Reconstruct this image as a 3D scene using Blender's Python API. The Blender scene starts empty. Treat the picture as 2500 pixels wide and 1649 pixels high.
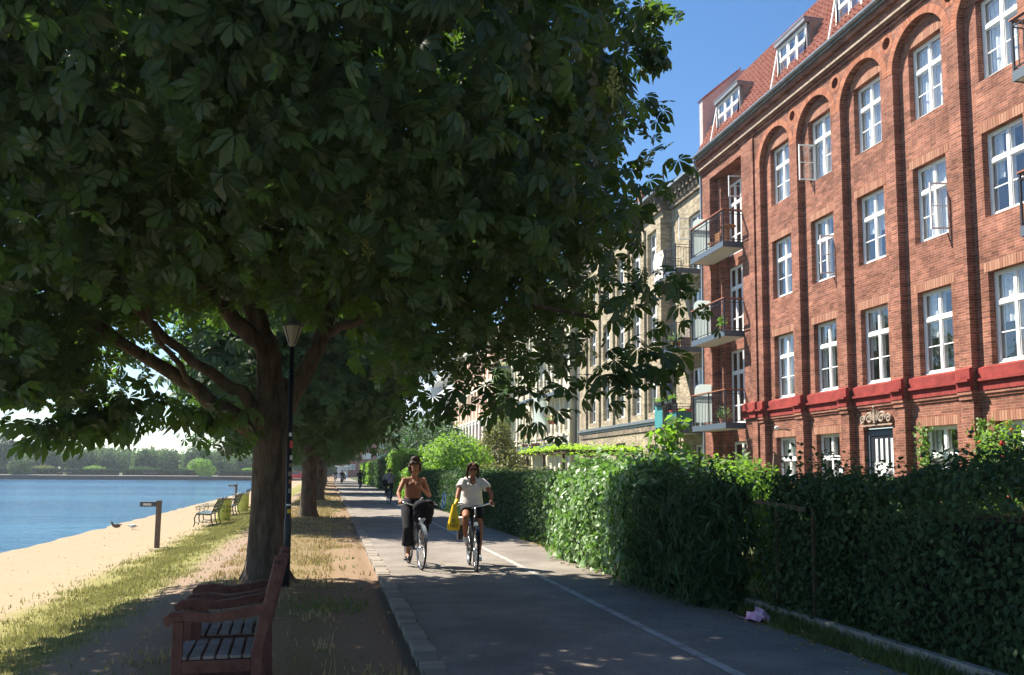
import bpy, math, random
import numpy as np
from mathutils import Vector, Matrix
S = bpy.context.scene
COL = S.collection
# ------------------------------------------------------------------ camera, world, sun, exposure
cd = bpy.data.cameras.new("camera"); cam = bpy.data.objects.new("camera", cd); COL.objects.link(cam); S.camera = cam
YAW, PITCH, ROLL = math.radians(11.8717), math.radians(5.9387), 0.010
fwd = Vector((math.sin(YAW)*math.cos(PITCH), math.cos(YAW)*math.cos(PITCH), math.sin(PITCH)))
rgt = Vector((math.cos(YAW), -math.sin(YAW), 0)); upv = rgt.cross(fwd)
r2 = rgt*math.cos(ROLL)+upv*math.sin(ROLL); u2 = upv*math.cos(ROLL)-rgt*math.sin(ROLL)
cam.matrix_world = Matrix(((r2.x,u2.x,-fwd.x,0),(r2.y,u2.y,-fwd.y,0),(r2.z,u2.z,-fwd.z,1.55),(0,0,0,1)))
cd.sensor_width = 36; cd.lens = 36*2100/2500; cd.shift_y = 112.5/2500; cd.clip_start = .1; cd.clip_end = 5000
SD = Vector((1, -.8, -1.5)).normalized()            # direction the sunlight travels
W = bpy.data.worlds.new("World"); S.world = W; W.use_nodes = True
wn = W.node_tree.nodes; wl = W.node_tree.links
sky = wn.new('ShaderNodeTexSky'); sky.sky_type = 'NISHITA'; sky.sun_disc = False
sky.sun_elevation = math.asin(-SD.z); sky.sun_rotation = math.atan2(-SD.x, -SD.y)
sky.air_density = 1.0; sky.dust_density = .2; sky.ozone_density = 3.0
hs_ = wn.new('ShaderNodeHueSaturation'); hs_.inputs['Saturation'].default_value = 1.18; wl.new(sky.outputs[0], hs_.inputs['Color']); wn['Background'].inputs[1].default_value = .075; wl.new(hs_.outputs[0], wn['Background'].inputs[0])
ld = bpy.data.lights.new("sun", 'SUN'); ld.energy = 5.0; ld.angle = math.radians(.5); ld.color = (1, .93, .82)
so = bpy.data.objects.new("sun", ld); COL.objects.link(so); so.rotation_euler = SD.to_track_quat('-Z', 'Y').to_euler(); so.location = (-30, 20, 50)
S.view_settings.view_transform = 'Standard'; S.view_settings.look = 'None'; S.view_settings.gamma = 1
S.view_settings.exposure = 1.38; S.view_settings.use_curve_mapping = False
S.render.engine = 'CYCLES'; S.cycles.transparent_max_bounces = 12; S.cycles.max_bounces = 7
RS = np.random.RandomState(7); random.seed(5)
PI = math.pi
# ------------------------------------------------------------------ materials
def mat(name, col, rough=.8, metal=0, spec=.3, var=0, vscale=8, bump=0, bscale=40, attr=0, col2=None, alpha=None):
    m = bpy.data.materials.new(name); m.use_nodes = True; n = m.node_tree.nodes; l = m.node_tree.links
    p = n['Principled BSDF']; p.inputs['Roughness'].default_value = rough; p.inputs['Metallic'].default_value = metal
    p.inputs['Specular IOR Level'].default_value = spec; p.inputs['Base Color'].default_value = (*col, 1)
    tc = n.new('ShaderNodeTexCoord')
    if var or col2:
        c2 = col2 or tuple(min(1, c*(1+var)) for c in col); c1 = col if col2 else tuple(c*(1-var) for c in col)
        nz = n.new('ShaderNodeTexNoise'); nz.inputs['Scale'].default_value = vscale; nz.inputs['Detail'].default_value = 6; nz.inputs['Roughness'].default_value = .65
        l.new(tc.outputs['Object'], nz.inputs['Vector'])
        mr = n.new('ShaderNodeMapRange'); mr.inputs[1].default_value = .35; mr.inputs[2].default_value = .65; l.new(nz.outputs[0], mr.inputs[0])
        mx = n.new('ShaderNodeMix'); mx.data_type = 'RGBA'; mx.inputs[6].default_value = (*c1, 1); mx.inputs[7].default_value = (*c2, 1)
        if attr:
            a = n.new('ShaderNodeAttribute'); a.attribute_name = 'rnd'; l.new(a.outputs['Fac'], mx.inputs[0])
        else: l.new(mr.outputs[0], mx.inputs[0])
        l.new(mx.outputs[2], p.inputs['Base Color'])
    if bump:
        nb = n.new('ShaderNodeTexNoise'); nb.inputs['Scale'].default_value = bscale; nb.inputs['Detail'].default_value = 5; l.new(tc.outputs['Object'], nb.inputs['Vector'])
        b = n.new('ShaderNodeBump'); b.inputs['Strength'].default_value = bump; b.inputs['Distance'].default_value = .35/bscale; l.new(nb.outputs[0], b.inputs['Height']); l.new(b.outputs[0], p.inputs['Normal'])
    return m
def leafmat(name, c1, c2, trans=.4, rough=.5, tcol=None, spec=.35):
    m = mat(name, c1, rough, spec=spec, col2=c2, attr=1); n = m.node_tree.nodes; l = m.node_tree.links
    p = n['Principled BSDF']; out = n['Material Output']; t = n.new('ShaderNodeBsdfTranslucent'); mx = n.new('ShaderNodeMixShader'); mx.inputs[0].default_value = trans
    tcol = tcol or (c2[0]*3.2, c2[1]*3.4, c2[2]*1.6); t.inputs[0].default_value = (*tcol, 1)
    l.new(p.outputs[0], mx.inputs[1]); l.new(t.outputs[0], mx.inputs[2]); l.new(mx.outputs[0], out.inputs[0]); return m
def brickmat(name, c1, c2, mortar, blen=.24, bh=.067, ms=.006, patch=.42, third=None, bump=.5):
    m = bpy.data.materials.new(name); m.use_nodes = True; n = m.node_tree.nodes; l = m.node_tree.links; p = n['Principled BSDF']
    p.inputs['Roughness'].default_value = .9; p.inputs['Specular IOR Level'].default_value = .15
    g = n.new('ShaderNodeNewGeometry'); s = n.new('ShaderNodeSeparateXYZ'); l.new(g.outputs['Position'], s.inputs[0])
    a = n.new('ShaderNodeMath'); l.new(s.outputs[0], a.inputs[0]); l.new(s.outputs[1], a.inputs[1])
    c = n.new('ShaderNodeCombineXYZ'); l.new(a.outputs[0], c.inputs[0]); l.new(s.outputs[2], c.inputs[1])
    b = n.new('ShaderNodeTexBrick'); l.new(c.outputs[0], b.inputs['Vector']); b.inputs['Scale'].default_value = 1
    b.inputs['Brick Width'].default_value = blen; b.inputs['Row Height'].default_value = bh; b.inputs['Mortar Size'].default_value = ms
    b.inputs['Mortar Smooth'].default_value = .3; b.inputs['Bias'].default_value = 0
    b.inputs['Color1'].default_value = (*c1, 1); b.inputs['Color2'].default_value = (*c2, 1); b.inputs['Mortar'].default_value = (*mortar, 1)
    nz = n.new('ShaderNodeTexNoise'); nz.inputs['Scale'].default_value = 1.1; nz.inputs['Detail'].default_value = 8; nz.inputs['Roughness'].default_value = .75; l.new(g.outputs['Position'], nz.inputs['Vector'])
    mr = n.new('ShaderNodeMapRange'); mr.inputs[1].default_value = .36; mr.inputs[2].default_value = .66; mr.inputs[3].default_value = 1-patch; mr.inputs[4].default_value = 1+patch*.55; l.new(nz.outputs[0], mr.inputs[0])
    # single odd bricks: cell noise stretched to the brick
    sc = n.new('ShaderNodeVectorMath'); sc.operation = 'MULTIPLY'; sc.inputs[1].default_value = (1/blen, 1/bh, 1); l.new(c.outputs[0], sc.inputs[0])
    wn_ = n.new('ShaderNodeTexWhiteNoise'); wn_.noise_dimensions = '2D'; fl = n.new('ShaderNodeVectorMath'); fl.operation = 'FLOOR'; l.new(sc.outputs[0], fl.inputs[0]); l.new(fl.outputs[0], wn_.inputs['Vector'])
    m2 = n.new('ShaderNodeMapRange'); m2.inputs[1].default_value = 0; m2.inputs[2].default_value = 1; m2.inputs[3].default_value = .72; m2.inputs[4].default_value = 1.22; l.new(wn_.outputs[0], m2.inputs[0])
    mu = n.new('ShaderNodeMath'); mu.operation = 'MULTIPLY'; l.new(mr.outputs[0], mu.inputs[0]); l.new(m2.outputs[0], mu.inputs[1])
    mx = n.new('ShaderNodeVectorMath'); mx.operation = 'SCALE'; l.new(b.outputs[0], mx.inputs[0]); l.new(mu.outputs[0], mx.inputs['Scale']); l.new(mx.outputs[0], p.inputs['Base Color'])
    bp = n.new('ShaderNodeBump'); bp.invert = True; bp.inputs['Strength'].default_value = bump; bp.inputs['Distance'].default_value = .012; l.new(b.outputs['Fac'], bp.inputs['Height']); l.new(bp.outputs[0], p.inputs['Normal'])
    return m
def glassmat(name, tint=(.55,.6,.62), ior=2.0):
    m = bpy.data.materials.new(name); m.use_nodes = True; n = m.node_tree.nodes; l = m.node_tree.links; n.remove(n['Principled BSDF'])
    t = n.new('ShaderNodeBsdfTransparent'); t.inputs[0].default_value = (*tint, 1); g = n.new('ShaderNodeBsdfGlossy'); g.inputs['Roughness'].default_value = .015; g.inputs[0].default_value = (.95,.97,1,1)
    lw_ = n.new('ShaderNodeLayerWeight'); lw_.inputs[0].default_value = .5; pw = n.new('ShaderNodeMath'); pw.operation = 'POWER'; pw.inputs[1].default_value = 2.2; l.new(lw_.outputs['Facing'], pw.inputs[0]); f = n.new('ShaderNodeMath'); f.operation = 'MULTIPLY_ADD'; f.inputs[1].default_value = .62; f.inputs[2].default_value = .09; l.new(pw.outputs[0], f.inputs[0]); mx = n.new('ShaderNodeMixShader')
    tc = n.new('ShaderNodeTexCoord'); nb = n.new('ShaderNodeTexNoise'); nb.inputs['Scale'].default_value = 1.7; l.new(tc.outputs['Object'], nb.inputs['Vector'])
    b = n.new('ShaderNodeBump'); b.inputs['Strength'].default_value = .12; b.inputs['Distance'].default_value = .05; l.new(nb.outputs[0], b.inputs['Height']); l.new(b.outputs[0], g.inputs['Normal'])
    l.new(f.outputs[0], mx.inputs[0]); l.new(t.outputs[0], mx.inputs[1]); l.new(g.outputs[0], mx.inputs[2]); l.new(mx.outputs[0], n['Material Output'].inputs[0]); return m
M = {}
M['brick'] = brickmat('red_brick', (.315,.122,.075), (.215,.078,.050), (.35,.27,.215))
M['brick_orange'] = mat('orange_brick', (.26,.11,.068), .9, col2=(.40,.21,.135), attr=1)
M['brick_arch'] = mat('arch_brick', (.28,.095,.05), .9, col2=(.42,.17,.095), attr=1)
M['ybrick'] = brickmat('yellow_brick', (.43,.36,.245), (.33,.275,.185), (.36,.32,.25), patch=.3)
M['ybrick_dark'] = brickmat('sooty_yellow_brick', (.27,.22,.16), (.20,.16,.12), (.24,.21,.17))  # darker yellow brick for the cornice and the course below the ledge
M['red_paint'] = mat('red_band_paint', (.25,.045,.038), .85, var=.28, vscale=2.2, spec=.15, bump=.3, bscale=14)
M['white'] = mat('white_paint', (.80,.80,.77), .45, var=.05, vscale=5)
M['glass'] = glassmat('window_glass', (.86,.88,.89))
M['curtain'] = mat('curtain_cloth', (.72,.73,.72), .9, var=.15, vscale=6)
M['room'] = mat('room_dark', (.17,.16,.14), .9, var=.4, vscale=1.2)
M['room_pale'] = mat('room_reveal', (.40,.38,.33), .9, var=.1)
M['dark_metal'] = mat('dark_metal', (.025,.03,.038), .45, metal=.3, spec=.4)
M['slate_metal'] = mat('slate_blue_steel', (.075,.10,.125), .5, spec=.4)
M['zinc'] = mat('zinc', (.30,.33,.35), .42, metal=.6, var=.15, vscale=4)
M['lead'] = mat('lead_sheet', (.16,.17,.19), .55, metal=.3, var=.2, vscale=3)
M['wood_rail'] = mat('reddish_wood', (.34,.12,.055), .5, var=.25, vscale=9)
M['frost'] = leafmat('frosted_glass', (.62,.70,.68), (.62,.70,.68), .75, .4, tcol=(.80,.86,.84))
M['soffit'] = mat('balcony_soffit', (.70,.69,.65), .7, var=.06)
M['tile'] = mat('roof_tiles', (.32,.115,.075), .75, col2=(.48,.235,.17), vscale=5, bump=.2)
M['plaster_pink'] = mat('pink_plaster', (.46,.37,.35), .9, var=.12, vscale=2)
M['stone'] = mat('sandstone', (.33,.26,.20), .9, var=.3, vscale=9, bump=.4)
M['cream'] = mat('cream_plaster', (.72,.66,.50), .9, var=.07, vscale=2)
M['white_plaster'] = mat('white_plaster', (.74,.73,.70), .85, var=.06, vscale=2)
M['pink'] = mat('pink_render', (.62,.36,.26), .9, var=.08, vscale=2)
M['blue_wall'] = mat('pale_blue_wall', (.42,.50,.56), .8, var=.1, vscale=1)
M['farbrick'] = brickmat('far_red_brick', (.40,.14,.09), (.33,.11,.07), (.35,.25,.2), blen=.3, bh=.1)
M['slate'] = mat('slate_roof', (.13,.135,.16), .7, var=.2, vscale=3)
M['bark'] = mat('bark', (.060,.046,.036), .95, spec=.1, col2=(.155,.122,.095), vscale=9, bump=1.0, bscale=26)
_n = M['bark'].node_tree; _mp = _n.nodes.new('ShaderNodeMapping'); _mp.inputs['Scale'].default_value = (1,1,.28); _n.links.new(_n.nodes['Texture Coordinate'].outputs['Object'], _mp.inputs[0])
for _q in _n.nodes:
    if _q.type == 'TEX_NOISE': _n.links.new(_mp.outputs[0], _q.inputs['Vector'])
    if _q.type == 'BUMP': _q.inputs['Distance'].default_value = .035
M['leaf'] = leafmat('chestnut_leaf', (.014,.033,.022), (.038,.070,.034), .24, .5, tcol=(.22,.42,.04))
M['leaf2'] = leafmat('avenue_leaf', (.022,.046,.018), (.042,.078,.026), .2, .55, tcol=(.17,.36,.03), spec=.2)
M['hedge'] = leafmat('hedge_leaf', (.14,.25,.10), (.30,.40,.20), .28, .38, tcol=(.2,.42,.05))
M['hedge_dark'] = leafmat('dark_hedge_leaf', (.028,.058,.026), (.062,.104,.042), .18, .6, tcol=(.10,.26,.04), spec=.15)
M['bush'] = leafmat('bright_bush_leaf', (.07,.14,.025), (.13,.22,.04), .4, .5, tcol=(.32,.6,.05))
M['bush_rust'] = leafmat('rusty_bush_leaf', (.08,.12,.035), (.17,.15,.06), .3, .55, tcol=(.35,.38,.08), spec=.2)
M['lime'] = leafmat('lime_leaf', (.16,.28,.03), (.24,.38,.05), .45, .5, tcol=(.5,.8,.05))
M['far_leaf'] = leafmat('far_leaf', (.055,.10,.045), (.11,.165,.07), .25, .8, tcol=(.2,.32,.1), spec=0)
M['core'] = mat('hedge_core', (.018,.024,.012), .95, var=.4, vscale=6)  # dark green of the boxes that block light inside the hedges
M['stem'] = mat('stem_brown', (.10,.07,.045), .9, var=.3)
M['asphalt'] = None
M['red_wood'] = mat('red_brown_paint', (.075,.026,.020), .6, col2=(.15,.062,.045), vscale=12, bump=.15, bscale=60)
M['seat_wood'] = mat('weathered_slat', (.20,.165,.15), .7, var=.3, vscale=10, bump=.2, bscale=80)
M['iron'] = mat('cast_iron', (.018,.028,.022), .4, metal=.4, spec=.5)
M['slat_pale'] = mat('park_slat', (.13,.16,.14), .28, spec=.6, var=.1)
M['bin'] = mat('litter_bin_yellow_green', (.50,.55,.12), .5, var=.12, vscale=5)
M['post_brown'] = mat('post_brown', (.16,.12,.095), .85, var=.2)
M['skin'] = mat('skin', (.34,.165,.10), .65, spec=.2, var=.06, vscale=9)
M['skin2'] = mat('skin_tan', (.31,.135,.08), .6, spec=.2, var=.06, vscale=9)
M['hair'] = mat('dark_brown_hair', (.05,.024,.016), .7, var=.5, vscale=30, bump=.8, bscale=60)
M['brown_top'] = mat('brown_cloth', (.20,.095,.065), .9, var=.08)
M['white_top'] = mat('white_cloth', (.66,.62,.57), .9, var=.05, bump=.5, bscale=22)
M['black_cloth'] = mat('black_cloth', (.012,.012,.016), .9, var=.4, bump=.4, bscale=14)
M['navy'] = mat('navy_cloth', (.012,.016,.04), .9, var=.3)
M['grey_cloth'] = mat('grey_cloth', (.24,.235,.22), .9, var=.1)
M['tyre'] = mat('tyre', (.015,.015,.017), .8)
M['chrome'] = mat('chrome', (.65,.67,.7), .22, metal=1)
M['bike_black'] = mat('bike_black', (.015,.018,.022), .3, spec=.5)
M['shoe'] = mat('white_shoe', (.72,.70,.64), .7)
M['yellow'] = mat('yellow_plastic', (.75,.50,.02), .4)
M['black'] = mat('plain_black', (.01,.01,.012), .5)
M['teal'] = mat('teal_plastic', (.06,.26,.27), .5, var=.1)
M['coral'] = mat('coral_plastic', (.65,.10,.09), .5)
M['terracotta'] = mat('terracotta', (.42,.17,.09), .8)
M['canvas'] = mat('cream_canvas', (.72,.68,.58), .9, bump=.8, bscale=6)
M['pink_bag'] = mat('pink_plastic_bag', (.75,.25,.50), .35, col2=(.85,.60,.72), vscale=14)
M['rose'] = mat('red_petals', (.62,.035,.03), .6)
M['pinkflower'] = mat('pink_petals', (.75,.30,.25), .6)
M['spike'] = mat('seed_spike_green', (.22,.24,.07), .7, var=.3, vscale=30)
M['concrete'] = mat('concrete', (.30,.28,.25), .9, var=.25, vscale=4, bump=.3)
M['cobble'] = mat('kerb_stone', (.20,.17,.135), .9, col2=(.31,.265,.215), vscale=6, bump=.4, attr=1)
M['wicker'] = mat('wicker', (.36,.17,.07), .7, var=.3, vscale=40)
M['plank'] = mat('old_plank', (.16,.11,.085), .9, var=.35, vscale=8, bump=.4)
M['blue'] = mat('blue_cloth', (.04,.12,.42), .8)
M['car_red'] = mat('car_red_paint', (.50,.015,.03), .25, spec=.6)
M['awn'] = mat('awning_blue', (.10,.22,.42), .8)
M['awn_cream'] = mat('awning_cream', (.72,.66,.48), .8)
M['lampglass'] = mat('lamp_glass', (.42,.40,.32), .4, spec=.5)
M['duck'] = mat('duck_brown', (.12,.09,.065), .8, var=.4, vscale=30)
M['gull'] = mat('gull_white', (.80,.80,.78), .8)
M['haze_purple'] = mat('far_plaster', (.20,.19,.24), .9, var=.15, vscale=.3)  # greyish purple of the far office block
def groundmat():
    m = bpy.data.materials.new('verge_ground'); m.use_nodes = True; n = m.node_tree.nodes; l = m.node_tree.links; p = n['Principled BSDF']
    p.inputs['Roughness'].default_value = .95; p.inputs['Specular IOR Level'].default_value = .1
    g = n.new('ShaderNodeNewGeometry'); s = n.new('ShaderNodeSeparateXYZ'); l.new(g.outputs['Position'], s.inputs[0])
    def noise(sc, d=5, r=.6):
        z = n.new('ShaderNodeTexNoise'); z.inputs['Scale'].default_value = sc; z.inputs['Detail'].default_value = d; z.inputs['Roughness'].default_value = r; l.new(g.outputs['Position'], z.inputs['Vector']); return z
    n1 = noise(1.6); n2 = noise(11, 8, .75); n3 = noise(60, 4)
    def ma(op, a, b):
        k = n.new('ShaderNodeMath'); k.operation = op
        for i, v in ((0, a), (1, b)):
            if isinstance(v, (int, float)): k.inputs[i].default_value = v
            else: l.new(v, k.inputs[i])
        return k.outputs[0]
    xx = ma('ADD', s.outputs[0], ma('ADD', ma('MULTIPLY', ma('SUBTRACT', n1.outputs[0], .5), .9), ma('MULTIPLY', ma('SUBTRACT', n2.outputs[0], .5), .75)))
    t = n.new('ShaderNodeMapRange'); t.inputs[1].default_value = -10; t.inputs[2].default_value = 10; l.new(xx, t.inputs[0])
    r = n.new('ShaderNodeValToRGB'); l.new(t.outputs[0], r.inputs[0]); e = r.color_ramp.elements
    stops = [(-8.4,(.22,.17,.11)),(-7.75,(.16,.13,.09)),(-7.5,(.30,.235,.155)),(-4.0,(.32,.25,.16)),(-3.65,(.22,.20,.07)),(-2.45,(.19,.185,.06)),(-2.05,(.25,.18,.13)),(-1.5,(.25,.18,.13)),(-1.15,(.20,.15,.08)),(-.1,(.22,.16,.085)),(.3,(.24,.165,.105)),(.8,(.25,.17,.11)),(4.5,(.20,.15,.09)),(4.75,(.07,.09,.03)),(9.9,(.08,.09,.04))]
    e[0].position = (stops[0][0]+10)/20; e[0].color = (*stops[0][1], 1); e[1].position = (stops[-1][0]+10)/20; e[1].color = (*stops[-1][1], 1)
    for x, c in stops[1:-1]:
        q = e.new((x+10)/20); q.color = (*c, 1)
    v = ma('ADD', .72, ma('MULTIPLY', n2.outputs[0], .56)); v2 = ma('MULTIPLY', v, ma('ADD', .8, ma('MULTIPLY', n3.outputs[0], .4)))
    sc = n.new('ShaderNodeVectorMath'); sc.operation = 'SCALE'; l.new(r.outputs[0], sc.inputs[0]); l.new(v2, sc.inputs['Scale']); l.new(sc.outputs[0], p.inputs['Base Color'])
    b = n.new('ShaderNodeBump'); b.inputs['Strength'].default_value = .7; b.inputs['Distance'].default_value = .012; l.new(ma('ADD', n2.outputs[0], ma('MULTIPLY', n3.outputs[0], .4)), b.inputs['Height']); l.new(b.outputs[0], p.inputs['Normal'])
    return m
M['ground'] = groundmat()
def asph():
    m = mat('asphalt', (.172,.150,.128), .9, spec=.1, col2=(.27,.238,.203), vscale=.9, bump=.6, bscale=120)
    n = m.node_tree.nodes; l = m.node_tree.links; p = n['Principled BSDF']; src = p.inputs['Base Color'].links[0].from_socket
    tc = n['Texture Coordinate']; z = n.new('ShaderNodeTexNoise'); z.inputs['Scale'].default_value = 130; z.inputs['Detail'].default_value = 3; l.new(tc.outputs['Object'], z.inputs['Vector'])
    mr = n.new('ShaderNodeMapRange'); mr.inputs[1].default_value = .3; mr.inputs[2].default_value = .7; mr.inputs[3].default_value = .62; mr.inputs[4].default_value = 1.35; l.new(z.outputs[0], mr.inputs[0])
    v = n.new('ShaderNodeTexVoronoi'); v.feature = 'DISTANCE_TO_EDGE'; v.inputs['Scale'].default_value = .3; dn = n.new('ShaderNodeTexNoise'); dn.inputs['Scale'].default_value = 2.5; dn.inputs['Detail'].default_value = 8; l.new(tc.outputs['Object'], dn.inputs['Vector']); av = n.new('ShaderNodeMix'); av.data_type = 'RGBA'; av.inputs[0].default_value = .35; l.new(tc.outputs['Object'], av.inputs[6]); l.new(dn.outputs[1], av.inputs[7]); l.new(av.outputs[2], v.inputs['Vector'])
    cr = n.new('ShaderNodeMapRange'); cr.inputs[1].default_value = 0; cr.inputs[2].default_value = .006; cr.inputs[3].default_value = .8; cr.inputs[4].default_value = 1; l.new(v.outputs[0], cr.inputs[0])
    mu = n.new('ShaderNodeMath'); mu.operation = 'MULTIPLY'; l.new(mr.outputs[0], mu.inputs[0]); l.new(cr.outputs[0], mu.inputs[1])
    sc = n.new('ShaderNodeVectorMath'); sc.operation = 'SCALE'; l.new(src, sc.inputs[0]); l.new(mu.outputs[0], sc.inputs['Scale']); l.new(sc.outputs[0], p.inputs['Base Color']); return m
M['asphalt'] = asph()
M['line'] = mat('worn_white_line', (.24,.22,.20), .85, col2=(.46,.43,.39), vscale=5)
def water():
    m = bpy.data.materials.new('lake_water'); m.use_nodes = True; n = m.node_tree.nodes; l = m.node_tree.links; p = n['Principled BSDF']
    p.inputs['Base Color'].default_value = (.03,.09,.15,1); p.inputs['Roughness'].default_value = .06; p.inputs['IOR'].default_value = 1.33; p.inputs['Specular IOR Level'].default_value = .6
    g = n.new('ShaderNodeNewGeometry'); mp = n.new('ShaderNodeMapping'); mp.inputs['Scale'].default_value = (.4,1,1); l.new(g.outputs['Position'], mp.inputs[0])
    a = n.new('ShaderNodeTexNoise'); a.inputs['Scale'].default_value = 1.1; a.inputs['Detail'].default_value = 6; a.inputs['Roughness'].default_value = .6; l.new(mp.outputs[0], a.inputs['Vector'])
    b = n.new('ShaderNodeBump'); b.inputs['Strength'].default_value = 1; b.inputs['Distance'].default_value = .22; l.new(a.outputs[0], b.inputs['Height']); l.new(b.outputs[0], p.inputs['Normal'])
    c = n.new('ShaderNodeTexNoise'); c.inputs['Scale'].default_value = .035; c.inputs['Detail'].default_value = 4
    mp2 = n.new('ShaderNodeMapping'); mp2.inputs['Scale'].default_value = (.35,1.6,1); l.new(g.outputs['Position'], mp2.inputs[0]); l.new(mp2.outputs[0], c.inputs['Vector'])
    mx = n.new('ShaderNodeMix'); mx.data_type = 'RGBA'; mx.inputs[6].default_value = (.012,.075,.15,1); mx.inputs[7].default_value = (.04,.15,.25,1)
    mr = n.new('ShaderNodeMapRange'); mr.inputs[1].default_value = .4; mr.inputs[2].default_value = .6; l.new(c.outputs[0], mr.inputs[0]); l.new(mr.outputs[0], mx.inputs[0]); l.new(mx.outputs[2], p.inputs['Base Color'])
    return m
M['water'] = water()
# ------------------------------------------------------------------ object helpers
WL = {}
def tag(o, label=None, cat=None, group=None, kind=None):
    if label: o['label'] = label
    if cat: o['category'] = cat
    if group: o['group'] = group
    if kind: o['kind'] = kind
    return o
def thing(name, label, cat, loc=(0,0,0), rz=0, group=None):
    o = bpy.data.objects.new(name, None); COL.objects.link(o); o.location = loc; o.rotation_euler = (0,0,rz); o.empty_display_size = .2
    WL[o] = Vector(loc); return tag(o, label, cat, group)
def link(o, parent=None, world=False):
    COL.objects.link(o)
    if parent is not None:
        o.parent = parent
        if world: o.location = -WL.get(parent, Vector((0,0,0)))
        WL[o] = Vector((0,0,0)) if world or parent not in WL else Vector((0,0,0))
    return o
class MB:
    def __init__(s): s.v = []; s.f = []; s.m = []; s.r = []; s.cm = 0; s.cr = None
    def face(s, idx): s.f.append(idx); s.m.append(s.cm); s.r.append(random.random() if s.cr is None else s.cr)
    def poly(s, pts):
        b = len(s.v); s.v += [tuple(p) for p in pts]; s.face(tuple(range(b, b+len(pts)))); return s
    def box(s, x0, x1, y0, y1, z0, z1):
        if x0 > x1: x0, x1 = x1, x0
        if y0 > y1: y0, y1 = y1, y0
        if z0 > z1: z0, z1 = z1, z0
        b = len(s.v); s.v += [(x0,y0,z0),(x1,y0,z0),(x1,y1,z0),(x0,y1,z0),(x0,y0,z1),(x1,y0,z1),(x1,y1,z1),(x0,y1,z1)]
        c = s.cr; s.cr = random.random() if c is None else c
        for q in ((3,2,1,0),(4,5,6,7),(0,1,5,4),(1,2,6,5),(2,3,7,6),(3,0,4,7)): s.face(tuple(b+i for i in q))
        s.cr = c; return s
    def bar(s, p, q, w, h, up=(0,0,1)):
        p = Vector(p); q = Vector(q); d = (q-p).normalized(); u = Vector(up)
        if abs(d.dot(u)) > .98: u = Vector((1,0,0))
        r = d.cross(u).normalized(); u = r.cross(d).normalized(); b = len(s.v)
        for e in (p, q):
            for a, c in ((-1,-1),(1,-1),(1,1),(-1,1)): s.v.append(tuple(e+r*(a*w/2)+u*(c*h/2)))
        for k in ((3,2,1,0),(4,5,6,7),(0,1,5,4),(1,2,6,5),(2,3,7,6),(3,0,4,7)): s.face(tuple(b+i for i in k))
        return s
    def tube(s, pts, rad, n=8, cap=True, flat=None):
        pts = [Vector(p) for p in pts]; k = len(pts); rad = rad if hasattr(rad, '__len__') else [rad]*k; b = len(s.v); pu = None
        for i, p in enumerate(pts):
            d = (pts[min(i+1,k-1)]-pts[max(i-1,0)]).normalized()
            if pu is None: pu = Vector((0,0,1)) if abs(d.z) < .9 else Vector((1,0,0))
            r = d.cross(pu).normalized(); u = r.cross(d).normalized(); pu = u
            for j in range(n):
                a = 2*PI*j/n; s.v.append(tuple(p+r*(math.cos(a)*rad[i])+u*(math.sin(a)*rad[i])))
        for i in range(k-1):
            for j in range(n):
                s.face((b+i*n+j, b+i*n+(j+1)%n, b+(i+1)*n+(j+1)%n, b+(i+1)*n+j))
        if cap: s.face(tuple(b+j for j in range(n))[::-1]); s.face(tuple(b+(k-1)*n+j for j in range(n)))
        return s
    def ell(s, c, r, n=12, m=8, R=None):
        c = Vector(c); r = r if hasattr(r, '__len__') else (r,r,r); b = len(s.v)
        for i in range(m+1):
            t = PI*i/m
            for j in range(n):
                a = 2*PI*j/n; p = Vector((math.sin(t)*math.cos(a)*r[0], math.sin(t)*math.sin(a)*r[1], math.cos(t)*r[2]))
                if R: p = R @ p
                s.v.append(tuple(c+p))
        for i in range(m):
            for j in range(n): s.face((b+i*n+j, b+(i+1)*n+j, b+(i+1)*n+(j+1)%n, b+i*n+(j+1)%n))
        return s
    def lathe(s, c, prof, n=16):
        b = len(s.v)
        for r, z in prof:
            for j in range(n): a = 2*PI*j/n; s.v.append((c[0]+r*math.cos(a), c[1]+r*math.sin(a), c[2]+z))
        for i in range(len(prof)-1):
            for j in range(n): s.face((b+i*n+j, b+i*n+(j+1)%n, b+(i+1)*n+(j+1)%n, b+(i+1)*n+j))
        s.face(tuple(b+j for j in range(n))[::-1]); s.face(tuple(b+(len(prof)-1)*n+j for j in range(n))); return s
    def build(s, name, mats, parent=None, world=False, smooth=False, bevel=0):
        me = bpy.data.meshes.new(name); me.from_pydata(s.v, [], s.f)
        if not isinstance(mats, (list, tuple)): mats = [mats]
        for q in mats: me.materials.append(q)
        if len(mats) > 1: me.polygons.foreach_set('material_index', s.m)
        a = me.attributes.new('rnd', 'FLOAT', 'FACE'); a.data.foreach_set('value', s.r)
        if smooth: me.polygons.foreach_set('use_smooth', [True]*len(s.f))
        me.update(); o = bpy.data.objects.new(name, me); link(o, parent, world)
        if bevel:
            md = o.modifiers.new('bevel', 'BEVEL'); md.width = bevel; md.segments = 2; md.limit_method = 'ANGLE'
        return o
def copy_tree(o, parent=None):
    c = o.copy(); COL.objects.link(c); WL[c] = WL.get(o, Vector((0,0,0)))
    if parent is not None: c.parent = parent
    for ch in list(o.children): copy_tree(ch, c)
    return c
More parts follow.
